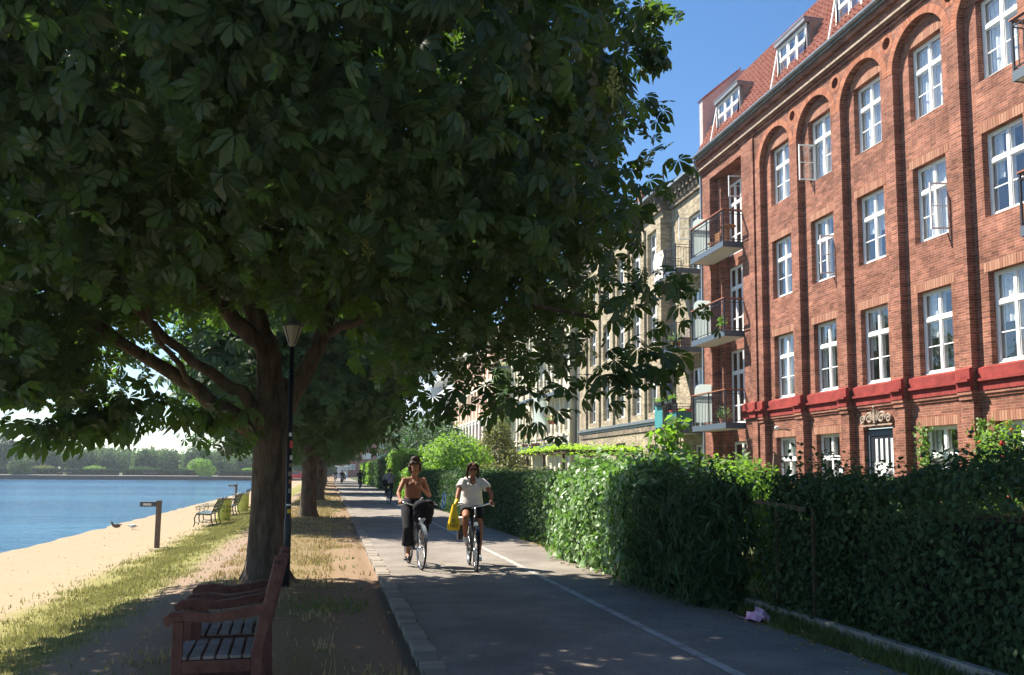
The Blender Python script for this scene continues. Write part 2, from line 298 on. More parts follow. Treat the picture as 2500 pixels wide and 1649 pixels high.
# ---- leaves: many small folded faces as one mesh
LEAF_Q = (np.array([(0,0,0),(-.32,.45,.07),(0,.5,-.04),(.32,.45,.07),(0,1,-.06)]), [(0,2,1),(0,3,2),(1,2,4),(2,3,4)])
def palm(nl=7, rich=True):
    V = []; F = []
    for k in range(nl):
        a = math.radians((k-(nl-1)/2)*(290/(nl))); L = 1.0-.42*abs(k-(nl-1)/2)/((nl-1)/2); dr = -.55
        c, s_ = math.cos(a), math.sin(a); b = len(V)
        P = [(0,.06,0),(-.13,.42,.05),(-.245,.75,.02),(0,1.0,-.08),(.245,.75,.02),(.13,.42,.05),(0,.6,-.03)] if rich else [(0,.06,0),(-.23,.7,.03),(0,1,-.06),(.23,.7,.03),(0,.6,-.03)]
        for x, y, z in P:
            x *= L; y *= L; z = z*L+dr*y*y; V.append((x*c+y*s_, -x*s_+y*c, z))
        F += ([(b,b+6,b+1),(b+1,b+6,b+2),(b+2,b+6,b+3),(b+3,b+6,b+4),(b+4,b+6,b+5),(b+5,b+6,b)] if rich else [(b,b+4,b+1),(b+1,b+4,b+2),(b+2,b+4,b+3),(b+3,b+4,b)])
    return np.array(V), F
PALM7 = palm(7); PALM5 = palm(6, False)
def leaves(name, P, N, size, tpl, m, parent=None, world=False, spin=1.0, sv=.25, down=0):
    """P points, N normals; leaves lie across N with random heading"""
    P = np.asarray(P, float); N = np.asarray(N, float); k = len(P)
    N = N/np.maximum(1e-6, np.linalg.norm(N, axis=1))[:,None]
    h = RS.normal(size=(k,3)); h[:,2] -= down; h -= (h*N).sum(1)[:,None]*N; h /= np.maximum(1e-6, np.linalg.norm(h,axis=1))[:,None]
    x = np.cross(h, N); sz = size*(1+RS.uniform(-sv, sv, k)); kx = 1+RS.uniform(-.28,.28,(k,1,1)); kz = RS.uniform(.2,1.9,(k,1,1))
    tv, tf = tpl; tf = np.array(tf)
    tw = 1+RS.uniform(-.12,.12,(k,len(tv),1))
    V = P[:,None,:] + sz[:,None,None]*tw*(kx*tv[None,:,0:1]*x[:,None,:]+tv[None,:,1:2]*h[:,None,:]+kz*tv[None,:,2:3]*N[:,None,:])
    F = (tf[None]+(np.arange(k)*len(tv))[:,None,None]).reshape(-1,3); V = V.reshape(-1,3)
    me = bpy.data.meshes.new(name); me.vertices.add(len(V)); me.vertices.foreach_set('co', V.ravel().astype(np.float32))
    me.loops.add(len(F)*3); me.loops.foreach_set('vertex_index', F.ravel().astype(np.int32))
    me.polygons.add(len(F)); me.polygons.foreach_set('loop_start', (np.arange(len(F))*3).astype(np.int32)); me.polygons.foreach_set('loop_total', np.full(len(F),3,np.int32))
    a = me.attributes.new('rnd','FLOAT','FACE'); a.data.foreach_set('value', np.repeat(RS.rand(k), len(tf)).astype(np.float32))
    me.materials.append(m); me.update(calc_edges=True); me.validate(); o = bpy.data.objects.new(name, me); link(o, parent, world); return o
def noise3(P, f=1.0, seed=0):
    P = np.asarray(P)*f; r = 0
    for i in range(5):
        k = np.array([math.sin(12.9*(i+1+seed)), math.sin(78.2*(i+1)+seed), math.sin(37.7*(i+1)+2*seed)])*(1.3+i*.55)
        r = r+np.sin(P@k+i*1.7+seed)*np.cos(P@k[[1,2,0]]*.8-i)
    return r/5
def shell(ells, n, r0=.72, keep=None):
    """points in the outer shells of a union of ellipsoids, with outward normals"""
    w = np.array([(e[3]*e[4]+e[4]*e[5]+e[3]*e[5]) for e in ells]); w = w/w.sum(); out = []; nn = []
    for e, q in zip(ells, w):
        m = max(3, int(n*q)); d = RS.normal(size=(m,3)); d /= np.linalg.norm(d,axis=1)[:,None]
        c = np.array(e[:3]); R = np.array(e[3:6]); rr = (r0+(1-r0)*RS.rand(m)**.6)*(1+.13*noise3(d*3, 1.3, c[0]))
        p = c+d*R*rr[:,None]; nn.append(d/R); out.append(p)
    p = np.concatenate(out); nn = np.concatenate(nn); nn /= np.linalg.norm(nn,axis=1)[:,None]
    if keep is not None: k = keep(p); p = p[k]; nn = nn[k]
    return p, nn
def crown(name, ells, twigs, per, size, tpl, m, parent, spread=.42, keep=None, r0=.6, world=False, inner=.25):
    p, nn = shell(ells, twigs, r0, keep)
    k = len(p); q = np.repeat(p, per, 0)+RS.normal(size=(k*per,3))*np.array([spread,spread,spread*.6]); n2 = np.repeat(nn, per, 0)*.75+np.array([0,0,.75])+RS.normal(size=(k*per,3))*.38
    if keep is not None: z = keep(q); q = q[z]; n2 = n2[z]
    return leaves(name, q, n2, size, tpl, m, parent, world, down=.35)
def hedge(name, label, x0, x1, y0, y1, z1, n, size, m, faces='-x+z-y+y', lump=.2, tall=None, z0=0, cat='hedge', group=None, tpl=LEAF_Q, down=1.2, nm=None, ragged=.1, rnd=.0):
    root = thing(nm or name, label, cat, ((x0+x1)/2, (y0+y1)/2, z0), 0, group)
    A = {'-x': (y1-y0)*z1, '+x': (y1-y0)*z1, '+z': (y1-y0)*(x1-x0), '-y': (x1-x0)*z1, '+y': (x1-x0)*z1}
    fs = [faces[i:i+2] for i in range(0, len(faces), 2)]; T = sum(A[f] for f in fs); P = []; N = []
    ht = tall or (lambda y: z1+0*y)
    for f in fs:
        k = int(n*A[f]/T); u = RS.rand(k); v = RS.rand(k)**.9; yy = y0+(y1-y0)*u; xx = x0+(x1-x0)*u
        if f == '-x': p = np.c_[np.full(k,x0), yy, z0+v*ht(yy)]; d = (-1,0,.15)
        if f == '+x': p = np.c_[np.full(k,x1), yy, z0+v*ht(yy)]; d = (1,0,.15)
        if f == '-y': p = np.c_[xx, np.full(k,y0), z0+v*ht(np.full(k,y0))]; d = (0,-1,.15)
        if f == '+y': p = np.c_[xx, np.full(k,y1), z0+v*ht(np.full(k,y1))]; d = (0,1,.15)
        if f == '+z': xx = x0+(x1-x0)*v; p = np.c_[xx, yy, z0+ht(yy)]; d = (0,0,1)
        P.append(p); N.append(np.tile(d,(k,1)))
    P = np.concatenate(P); N = np.concatenate(N).astype(float)
    P = P+N*(lump*noise3(P, 1.1)+.6*lump*noise3(P, 3.1, 2)-RS.rand(len(P))*.16+ (RS.rand(len(P))**6)*ragged*2)[:,None]
    P[:,2] = np.maximum(P[:,2], z0+.02)
    rz_ = np.clip((P[:,2]-z0-z1*.72)/(z1*.28),0,1); xm = (x0+x1)/2; P[:,0] += (xm-P[:,0])*rz_**2*rnd; P[:,1] += np.where(P[:,1] < y0+.6, 1, 0)*rz_**2*.25*rnd
    leaves('foliage', P, N+RS.normal(size=N.shape)*.5, size, tpl, m, root, True, down=down, sv=.45)
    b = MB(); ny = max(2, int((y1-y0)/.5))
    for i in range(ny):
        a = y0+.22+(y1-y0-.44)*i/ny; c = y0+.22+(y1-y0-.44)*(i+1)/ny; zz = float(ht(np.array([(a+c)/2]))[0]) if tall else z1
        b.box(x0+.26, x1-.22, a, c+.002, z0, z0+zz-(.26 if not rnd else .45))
    b.build('branches', M['core'], root, True); return root  # dark boxes inside the leaves, added to block light through the hedge
def bush(nm, label, cat, ells, n, size, m, group=None, tpl=LEAF_Q, stem=True, flowers=None, r0=.5, down=.5, norm=.7):
    c = ells[0]; base = (c[0], c[1], max(-.45, min(e[2]-e[5] for e in ells)) if not stem else 0)
    root = thing(nm, label, cat, base, 0, group); p, nn = shell(ells, n, r0)
    leaves('foliage', p, nn*norm+np.array([0,0,.4])+RS.normal(size=nn.shape)*.5, size, tpl, m, root, True, down=down, sv=.35)
    if stem:
        b = MB()
        for e in ells[:6]:
            for k in range(3):
                q = (e[0]+RS.normal()*e[3]*.4, e[1]+RS.normal()*e[4]*.4, e[2]+e[5]*.5*RS.rand()); b.tube([(c[0]+RS.normal()*.06, c[1]+RS.normal()*.06, base[2]), ((c[0]+q[0])/2+RS.normal()*.08, (c[1]+q[1])/2, (base[2]+q[2])/2), q], [.03,.022,.008], 5)
        b.build('stems', M['stem'], root, True)
    if flowers:
        fm, fn, fs = flowers; p, nn = shell(ells, fn, .95)
        for i, q in enumerate(p[:fn]):
            b = MB(); b.ell(q, fs*(.7+.5*RS.rand()), 6, 4); b.build('flower', fm, root, True)
    return root
# ------------------------------------------------------------------ ground, water, path
def gz(x):
    xs = [-12,-9,-7.7,-7.2,-3.9,-3.3,-2.1,-1.5,0,20]; zs = [-1.0,-.75,-.47,-.42,-.30,-.26,-.08,0,0,0]
    return float(np.interp(x, xs, zs))
def grid(name, xs, ys, zf, m, kind='structure'):
    xs = np.array(xs); ys = np.array(ys); X, Y = np.meshgrid(xs, ys); Z = zf(X, Y); V = np.stack([X, Y, Z], -1).reshape(-1,3); nx = len(xs)
    F = [(j*nx+i, j*nx+i+1, (j+1)*nx+i+1, (j+1)*nx+i) for j in range(len(ys)-1) for i in range(nx-1)]
    me = bpy.data.meshes.new(name); me.from_pydata(V.tolist(), [], F); me.materials.append(m); me.polygons.foreach_set('use_smooth', [True]*len(F)); me.update()
    o = bpy.data.objects.new(name, me); COL.objects.link(o); tag(o, kind=kind); return o
gzv = np.vectorize(gz)
def zver(X, Y):
    P = np.stack([X, Y, X*0], -1).reshape(-1,3); nz = noise3(P, .9).reshape(X.shape)
    edge = (X < .9)*(X > -7.5)
    return gzv(X)+edge*nz*.025 - (X > .6)*(X < 4.9)*.05 - (X > -.2)*(X < .7)*.015
xs = np.concatenate([[-60,-20,-12,-9.5,-8.6], np.arange(-8.2,5.6,.12), [6,8,10,12,15,30,120,600]]); ys = np.concatenate([[-60,-20,-5], np.arange(0,60,.35), np.arange(60,176,4), [176]])
grid('ground', xs, ys, zver, M['ground'])
b = MB(); b.box(-700,700,-100,900,-3.0,-1.6); tag(b.build('earth', M['ground']), kind='structure')
grid('far_ground', [-500,-60,-15,0,30,600], [176,200,260,880], lambda X,Y: X*0+.0, M['ground'])
grid('lake', [-400,-200,-60,-20,-6.5], [-80,20,60,120,168,178.5], lambda X,Y: X*0-.45, M['water'])
grid('path', [.95,1.8,2.7,3.6,4.52], np.concatenate([[-20], np.arange(0,200,3.)]), lambda X,Y: X*0+.004, M['asphalt'])
b = MB(); y = -5.
while y < 120:
    b.box(3.11+.01*RS.rand(), 3.22-.01*RS.rand(), y, y+3.0, .0085, .0086); y += 3.0
tag(b.build('path_line', M['line']), kind='structure')
b = MB(); y = -2.
while y < 75:
    L = .12+.1*RS.rand(); b.box(.755+.02*RS.rand(), .955+.012*RS.normal(), y, y+L-.012, -.06, .006+.012*RS.rand()); y += L
while y < 150: b.box(.76, .95, y, y+.9, -.06, .02); y += 1
tag(b.build('kerb', M['cobble'], bevel=.008), kind='structure')
b = MB(); b.box(4.86, 4.96, 5.2, 13.2, -.1, .11); tag(b.build('garden_kerb', M['concrete'], bevel=.01), kind='structure')
b = MB()
for k in range(9): b.box(1.35+.2*k,1.47+.2*k,29.2,29.75,.0085,.0086)
for k in range(9): b.box(1.40+.2*k,1.50+.2*k,30.1,30.4,.0085,.0086)
tag(b.build('path_marking', M['line']), kind='structure')
# grass blades (stuff)
def blades(name, n, xr, yr, h, m, dens=None, lean=.35, yp=1.6):
    y = yr[0]+(yr[1]-yr[0])*RS.rand(n)**yp; x = xr[0]+(xr[1]-xr[0])*RS.rand(n)
    if dens is not None: k = RS.rand(n) < dens(x, y); x = x[k]; y = y[k]
    k = len(x); z = gzv(x); hh = h*(.45+RS.rand(k)); a = RS.rand(k)*2*PI; w = .006+.0005*y; w = w*(.7+.6*RS.rand(k)); la = RS.normal(size=(k,2))*lean*hh[:,None]
    P = np.zeros((k,3,3)); dx = np.cos(a)*w; dy = np.sin(a)*w
    P[:,0] = np.c_[x-dx, y-dy, z-.02]; P[:,1] = np.c_[x+dx, y+dy, z-.02]; P[:,2] = np.c_[x+la[:,0], y+la[:,1], z+hh]
    V = P.reshape(-1,3); F = np.arange(3*k).reshape(-1,3); me = bpy.data.meshes.new(name); me.from_pydata(V.tolist(), [], F.tolist()); me.materials.append(m)
    at = me.attributes.new('rnd','FLOAT','FACE'); at.data.foreach_set('value', RS.rand(k).astype(np.float32)); me.update(); o = bpy.data.objects.new(name, me); COL.objects.link(o); return tag(o, kind='stuff')
M['grass'] = leafmat('grass_blade', (.10,.125,.045), (.34,.28,.13), .25, .6, tcol=(.38,.38,.12))
M['drygrass'] = leafmat('dry_grass_blade', (.26,.20,.09), (.42,.33,.17), .25, .7, tcol=(.5,.4,.18))
M['verge'] = leafmat('verge_grass_blade', (.05,.09,.025), (.12,.14,.04), .3, .6, tcol=(.25,.35,.06))
pn = lambda x, y, f, s: noise3(np.c_[x, y, x*0], f, s)
o = blades('bank_grass', 120000, (-4.2,-1.9), (5,50), .045, M['grass'], lambda x, y: np.clip(.85-np.abs(x+3.0)/1.05+.9*pn(x,y,1.5,1), .03, 1))
tag(o, 'uneven green and yellow grass on the bank beside the sand', 'grass')
o = blades('dry_grass', 42000, (-1.7,.75), (4.5,60), .05, M['drygrass'], lambda x, y: np.clip((.12+.5*np.clip((y-11)/4,0,1))+1.5*pn(x,y,1.2,3)-.6*(x>.1), .01, 1)); tag(o, 'sparse dry straw coloured grass around the tree trunks', 'grass')
o = blades('shade_grass', 24000, (-1.9,.5), (4.5,60), .035, M['verge'], lambda x, y: np.clip(-.05+1.8*pn(x,y,1.0,6), 0, 1)); tag(o, 'small green tufts growing in the dry verge', 'grass')
o = blades('hedge_verge', 34000, (4.45,5.2), (4.5,20), .10, M['verge'], lambda x, y: np.clip(.15+.9*(x-4.5)+.9*pn(x,y,1.8,4), .02, 1), .6); tag(o, 'rough grass and weeds along the foot of the hedge', 'grass')
# dry litter of leaves at the path edge (stuff)
k = 900; yy = 5+14*RS.rand(k); xx = 4.5+.22*RS.normal(size=k)+.02; P = np.c_[xx, yy, np.full(k,.02)]
M['dryleaf'] = leafmat('dry_leaf', (.22,.12,.05), (.42,.27,.12), .2, .8)
tag(leaves('dry_leaves', P, np.c_[RS.normal(size=(k,2))*.3, np.ones(k)], .04, LEAF_Q, M['dryleaf']), 'brown dry leaves scattered along the right edge of the path', 'leaves', kind='stuff')
k = 2600; yy = 4.5+40*RS.rand(k)**1.7; xx = -7.2+8.0*RS.rand(k); P = np.c_[xx, yy, gzv(xx)+.012]
M['litter'] = leafmat('ground_litter', (.10,.07,.04), (.36,.27,.16), .1, .8)
tag(leaves('ground_litter', P, np.c_[RS.normal(size=(k,2))*.4, np.ones(k)], .035, LEAF_Q, M['litter'], sv=.6), 'small twigs, stones and fallen leaves strewn over the verge and sand', 'litter', kind='stuff')
k = 260; P = np.c_[1.0+3.5*RS.rand(k), 4.5+22*RS.rand(k), np.full(k,.012)]
tag(leaves('path_leaves', P, np.c_[RS.normal(size=(k,2))*.3, np.ones(k)], .035, LEAF_Q, M['dryleaf']), 'few small dry leaves lying on the asphalt path', 'leaves', kind='stuff')
# ------------------------------------------------------------------ buildings
def wallgrid(mb, X, y0, y1, z0, z1, holes, depth, extra_y=(), extra_z=(), rev=None):
    """wall plane facing -X with rectangular holes (ya,yb,za,zb) and reveals of the given depth"""
    ys = sorted(set([y0,y1]+[v for h in holes for v in h[:2]]+list(extra_y))); zs = sorted(set([z0,z1]+[v for h in holes for v in h[2:4]]+list(extra_z)))
    for a, c in zip(ys[:-1], ys[1:]):
        for d, e in zip(zs[:-1], zs[1:]):
            my, mz = (a+c)/2, (d+e)/2
            if any(h[0] < my < h[1] and h[2] < mz < h[3] for h in holes): continue
            mb.poly([(X,a,d),(X,a,e),(X,c,e),(X,c,d)])
    X2 = X+depth
    for h in holes:
        a, c, d, e = h[:4]
        mb.poly([(X,a,d),(X2,a,d),(X2,a,e),(X,a,e)]); mb.poly([(X,c,d),(X,c,e),(X2,c,e),(X2,c,d)])
        mb.poly([(X,a,d),(X,c,d),(X2,c,d),(X2,a,d)]); mb.poly([(X,a,e),(X2,a,e),(X2,c,e),(X,c,e)])
def room(mb, X, a, c, d, e, dp=.9):
    mb.cm = 0
    for q in ([(X+dp,a,d),(X+dp,a,e),(X+dp,c,e),(X+dp,c,d)], [(X+.02,a-.0,d),(X+dp,a,d),(X+dp,a,e),(X+.02,a,e)], [(X+.02,c,d),(X+.02,c,e),(X+dp,c,e),(X+dp,c,d)], [(X+.02,a,d),(X+.02,c,d),(X+dp,c,d),(X+dp,a,d)], [(X+.02,a,e),(X+dp,a,e),(X+dp,c,e),(X+.02,c,e)]): mb.poly(q)
def window(par, X, a, c, d, e, cols=2, transom=.34, bars=True, curt=1, far=False, name='window', fm='white', open_=None, nopane=False):
    f = MB(); w = .065 if not far else .07; t = .05
    f.box(X,X+t,a,a+w,d,e); f.box(X,X+t,c-w,c,d,e); f.box(X,X+t,a+w,c-w,d,d+w*1.3); f.box(X,X+t,a+w,c-w,e-w,e)
    if not far: f.box(X-.05,X+.01,a+.01,c-.01,d-.03,d+.035)
    zt = e-(e-d)*transom if transom else e
    if transom: f.box(X-.012,X+t-.003,a+w,c-w,zt-.05,zt+.05)
    for i in range(1, cols):
        y = a+(c-a)*i/cols; f.box(X-.008,X+t-.006,y-.045,y+.045,d+w*1.3,e-w)
    W_ = (c-a-2*w)/cols
    if not far:   # sashes
        for i in range(cols):
            ya = a+w+W_*i+(.04 if i else 0); yb = a+w+W_*(i+1)-(.04 if i < cols-1 else 0)
            if i > 0 or open_ != 'left':
                pass
            for (za, zb) in (((d+w*1.3, zt-.05), (zt+.05, e-w)) if transom else ((d+w*1.3, e-w),)):
                if open_ is not None and i == open_ and za < zt-.2: continue
                f.box(X+.012,X+.04,ya,ya+.03,za,zb); f.box(X+.012,X+.04,yb-.03,yb,za,zb); f.box(X+.012,X+.04,ya+.03,yb-.03,za,za+.035); f.box(X+.012,X+.04,ya+.03,yb-.03,zb-.03,zb)
                if bars and zb-za > .9: zm = (za+zb)/2; f.box(X+.014,X+.036,ya+.03,yb-.03,zm-.014,zm+.014)
    elif bars: zm = (d+zt)/2; f.box(X+.01,X+.04,a+w,c-w,zm-.02,zm+.02)
    o = f.build(name, M[fm], par, True)
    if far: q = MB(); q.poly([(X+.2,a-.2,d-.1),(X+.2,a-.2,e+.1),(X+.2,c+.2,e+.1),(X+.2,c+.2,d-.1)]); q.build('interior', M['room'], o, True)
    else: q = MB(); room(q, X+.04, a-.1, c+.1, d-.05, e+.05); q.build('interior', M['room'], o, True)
    if nopane: return o
    p = MB(); p.poly([(X+.028,a+w,d+w),(X+.028,a+w,e-w),(X+.028,c-w,e-w),(X+.028,c-w,d+w)]); p.build('pane', M['glass'], o, True)
    if not far and transom and name == 'window':
        q = MB(); xi = X+.10
        for (ya, yb) in ((a+.02,a+.13),((a+c)/2-.07,(a+c)/2+.07),(c-.13,c-.02)): q.box(xi,xi+.03,ya,yb,d+.03,e-.03)
        for (za, zb) in ((d+.03,d+.12),(zt-.07,zt+.07),(e-.11,e-.03)):
            for (ya, yb) in ((a+.13,(a+c)/2-.07),((a+c)/2+.07,c-.13)): q.box(xi,xi+.03,ya,yb,za,zb)
        q.build('inner_frame', M['white'], o, True)
    if curt:
        q = MB(); Wd = (c-a)
        rng = [(a+.05, a+Wd*(.18+.14*RS.rand())), (c-Wd*(.16+.14*RS.rand()), c-.05)] if curt in (1,4) else [(a+.05, c-.05)]
        zb = d+.05 if curt < 3 else d+(e-d)*.45
        for (ya, yb) in rng:
            n_ = max(4, int((yb-ya)/.05)); pts = [(X+.16+.022*math.sin(i*2.3), ya+(yb-ya)*i/n_) for i in range(n_+1)]
            for u, v in zip(pts[:-1], pts[1:]): q.poly([(u[0],u[1],zb),(u[0],u[1],e-.04),(v[0],v[1],e-.04),(v[0],v[1],zb)])
            q.build('curtain', M['curtain'], o, True); q = MB()
    return o
def sash(par, X, yh, d, e, wid, ang, sgn):
    """open casement hinged at yh, swung outwards by ang degrees; sgn=+1 hinge at the far side"""
    a = math.radians(ang); dx, dy = -math.sin(a), -sgn*math.cos(a); f = MB(); P = lambda t, z: (X+dx*t, yh+dy*t, z)
    for t in (.02, wid-.02): f.bar(P(t,d), P(t,e), .045, .035, (1,0,0))
    for z in (d+.025, e-.02): f.bar(P(0,z), P(wid,z), .035, .045)
    f.bar(P(0,(d+e)/2), P(wid,(d+e)/2), .025, .022); o = f.build('open_sash', M['white'], par, True)
    p = MB(); p.poly([P(.03,d+.04),P(.03,e-.03),P(wid-.03,e-.03),P(wid-.03,d+.04)]); p.build('pane', M['glass'], o, True)
def balcony(par, y0, y1, x0, xw, z, h=1.15, wood=True, screen=False, rm='dark_metal', slab_t=.2, pitch=.14, near_end=True):
    s = MB(); s.box(x0+.03,xw-.003,y0+.03,y1-.03,z,z+slab_t-.03); o = s.build('balcony', M['soffit'], par, True)
    f = MB(); f.box(x0,x0+.028,y0,y1,z-.02,z+slab_t); f.box(x0+.028,xw-.006,y0,y0+.028,z-.02,z+slab_t); f.box(x0+.028,xw-.006,y1-.028,y1,z-.02,z+slab_t); f.box(x0+.028,xw-.006,y0+.028,y1-.028,z+slab_t-.029,z+slab_t-.004); f.build('slab_edge', M['slate_metal'], o, True)
    r = MB(); zt = z+slab_t+h; zb = z+slab_t+.08
    P = [(x0+.03,y0+.03),(x0+.03,y1-.03)]
    def run(a, c):
        n_ = max(2, int(math.dist(a,c)/pitch))
        for zz in (zt-.03, zt-.14, zb): r.bar((a[0],a[1],zz),(c[0],c[1],zz),.03,.02)
        for i in range(n_+1):
            t = i/n_; x = a[0]+(c[0]-a[0])*t; y = a[1]+(c[1]-a[1])*t; r.box(x-.005,x+.005,y-.005,y+.005,zb,zt-.14)
    run((x0+.03,y0+.03),(x0+.03,y1-.03)); run((x0+.03,y0+.03),(xw-.02,y0+.03)); run((x0+.03,y1-.03),(xw-.02,y1-.03))
    for x, y in ((x0+.03,y0+.03),(x0+.03,y1-.03),(x0+.03,(y0+y1)/2)): r.box(x-.022,x+.022,y-.022,y+.022,z+slab_t,zt)
    r.build('railing', M[rm], o, True)
    if wood:
        w = MB(); w.box(x0-.01,x0+.07,y0-.01,y1+.01,zt,zt+.035); w.box(x0+.07,xw-.02,y0-.01,y0+.07,zt,zt+.035); w.box(x0+.07,xw-.02,y1-.07,y1+.01,zt,zt+.035); w.build('handrail', M['wood_rail'], o, True)
    if screen:
        g = MB(); rr = .28; pts = [(xw-.05,z+slab_t+.15),(xw-.05,zt+.48)]
        for k in range(7): a = math.radians(90+15*k); pts.append((x0+.08+rr+rr*math.cos(a), zt+.48-rr+rr*math.sin(a)))
        pts += [(x0+.08,z+slab_t+.15)]; ya = y1-.09
        A = [(p[0],ya,p[1]) for p in pts]; B = [(p[0],ya+.012,p[1]) for p in pts]; g.poly(A); g.poly(B[::-1])
        for i in range(len(A)): j = (i+1) % len(A); g.poly([A[i],B[i],B[j],A[j]])
        g.build('glass_screen', M['frost'], o, True)
    return o
XF, XP, XW = 14.88, 15.085, 15.25
RB = thing('red_brick_building', 'red brick apartment house with arched pilaster bays, red painted band and tiled mansard roof', 'building', (15,20,0))
BAYS = [19.08+2.51*k for k in range(-4,4)]       # window centre lines; near edge of pilaster bay = c+1.08
PC = [c+1.255 for c in BAYS]; PC.insert(0, BAYS[0]-1.255)
YS, YE = BAYS[0]-1.05, 28.3
rows = {'A': (1.35,2.86), 'B': (4.19,6.39), 'C': (7.70,9.77), 'D': (11.06,13.11)}
wall = MB(); inter = MB(); holes = []
DOORK = 5
for i, c in enumerate(BAYS):
    for rn, (za, zb) in rows.items():
        if i == DOORK and rn == 'A': holes.append((c-.66, c+.66, .25, 2.93)); continue
        holes.append((c-.635, c+.635, za, zb))
ZT = 13.95
wallgrid(wall, XP, YS, YE, -.2, ZT, holes, .175)
# front layer: pilasters and arches
R = 1.05; ZS = 12.65
for i, pc in enumerate(PC):
    a, c = pc-.205, pc+.205
    if i == len(PC)-1: c = 28.36
    a = max(a, YS)
    for (x, ya, yb) in ((XF, a, c),):
        wall.poly([(x,ya,-.2),(x,ya,ZS),(x,yb,ZS),(x,yb,-.2)]); wall.poly([(x,ya,-.2),(XP,ya,-.2),(XP,ya,ZS),(x,ya,ZS)]); wall.poly([(x,yb,-.2),(x,yb,ZS),(XP,yb,ZS),(XP,yb,-.2)])
def az(y):
    c = min(BAYS, key=lambda q: abs(q-y)); d = abs(y-c); return ZS+math.sqrt(max(0, R*R-d*d)) if d < R else ZS
for i, c in enumerate(BAYS):
    ts = [c-R*math.cos(PI*k/20) for k in range(21)]
    def strip(ya, yb, za, zb, top): wall.poly([(XF,ya,za),(XF,ya,top),(XF,yb,top),(XF,yb,zb)])
    for u, v in zip(ts[:-1], ts[1:]):
        zu, zv = az(u+1e-6), az(v-1e-6); near = abs(abs((u+v)/2-c)-1.05) < .001
        strip(u, v, zu, zv, ZT); wall.poly([(XF,u,zu),(XF,v,zv),(XP,v,zv),(XP,u,zu)])
for i, pc in enumerate(PC):
    a, c = max(YS, pc-.205), pc+.205
    if i == len(PC)-1: c = 28.36
    zc, hw = 13.3, .16
    if i == len(PC)-1 or i == 0: wall.poly([(XF,a,ZS),(XF,a,ZT),(XF,c,ZT),(XF,c,ZS)]); continue
    zz0, zz1 = 13.42, 13.8; zc = 13.61; rr = .165; n_ = 16
    wall.poly([(XF,a,ZS),(XF,a,zz0),(XF,c,zz0),(XF,c,ZS)]); wall.poly([(XF,a,zz1),(XF,a,ZT),(XF,c,ZT),(XF,c,zz1)])
    for k in range(n_):
        t0, t1 = 2*PI*k/n_, 2*PI*(k+1)/n_; q = []
        for t in (t0, t1):
            cx, sz_ = math.cos(t), math.sin(t); sc = min((c-pc)/max(1e-6,abs(cx)), (zz1-zc)/max(1e-6,abs(sz_))); q.append((pc+cx*sc, zc+sz_*sc, pc+cx*rr, zc+sz_*rr))
        wall.poly([(XF,q[0][2],q[0][3]),(XF,q[0][0],q[0][1]),(XF,q[1][0],q[1][1]),(XF,q[1][2],q[1][3])]); wall.poly([(XF,q[0][2],q[0][3]),(XF,q[1][2],q[1][3]),(XP,q[1][2],q[1][3]),(XP,q[0][2],q[0][3])])
# second slim pilaster step beside the last bay
wall.box(XF-.06, XF-.001, 28.05, 28.45, -.2, 13.9)
# near end of the building continues out of frame
wall.box(XF, XF+4, YS-6, YS-.002, -.2, ZT)
# balcony bay (recess)
XR = 15.5
wall.box(XF-.03, XR, 28.45, 29.02, -.2, 13.95); wall.box(XF, XR, 31.83, 32.55, -.2, 13.95); wall.box(15.2, XR, 31.5, 31.83, -.2, 13.6); wall.box(XF, XR, 29.02, 31.83, 13.62, 13.95)
dh = [(29.95,31.5,3.5,6.45),(29.95,31.5,6.95,9.8),(29.95,31.5,10.3,13.25),(29.95,31.35,.3,2.86)]
wallgrid(wall, XR-.001, 29.02, 31.5, -.2, 13.62, [(a,c-.02,d,e) for a,c,d,e in dh], .1)
RW = wall.build('wall', M['brick'], RB, True)
# soldier lintels and arch rings, single bricks
lt = MB()
for i, c in enumerate(BAYS):
    for rn, (za, zb) in rows.items():
        if rn == 'A' and i == DOORK: continue
        k = 18; w = 1.5; lt = MB()
        for j in range(k):
            y = c-w/2+w*j/k; zt_ = zb+.235
            lt.box(XP-.004-.004*RS.rand(), XP+.02, y+.004, y+w/k-.006, zb+.002, zt_)
        lt.build('lintel', M['brick_orange'], RB, True)
ar = MB()
for i, c in enumerate(BAYS):
    k = 40
    for j in range(k):
        t0, t1 = PI*(j+.06)/k, PI*(j+.94)/k; q = [(XF-.006, c-rr_*math.cos(t), ZS+rr_*math.sin(t)) for rr_, t in ((R+.004,t0),(R+.21,t0),(R+.21,t1),(R+.004,t1))]
        q2 = [(XF+.02,)+p[1:] for p in q]; ar.cr = random.random(); ar.poly(q)
        for u in range(4): ar.poly([q[u], q2[u], q2[(u+1)%4], q[(u+1)%4]])
for i, pc in enumerate(PC[1:-1]):
    k = 18
    for j in range(k):
        t0, t1 = 2*PI*(j+.06)/k, 2*PI*(j+.94)/k; q = [(XF-.006, pc-rr_*math.cos(t), 13.61+rr_*math.sin(t)) for rr_, t in ((.168,t0),(.29,t0),(.29,t1),(.168,t1))]; ar.cr = random.random(); ar.poly(q)
ar.build('arch_bricks', M['brick_arch'], RB, True)
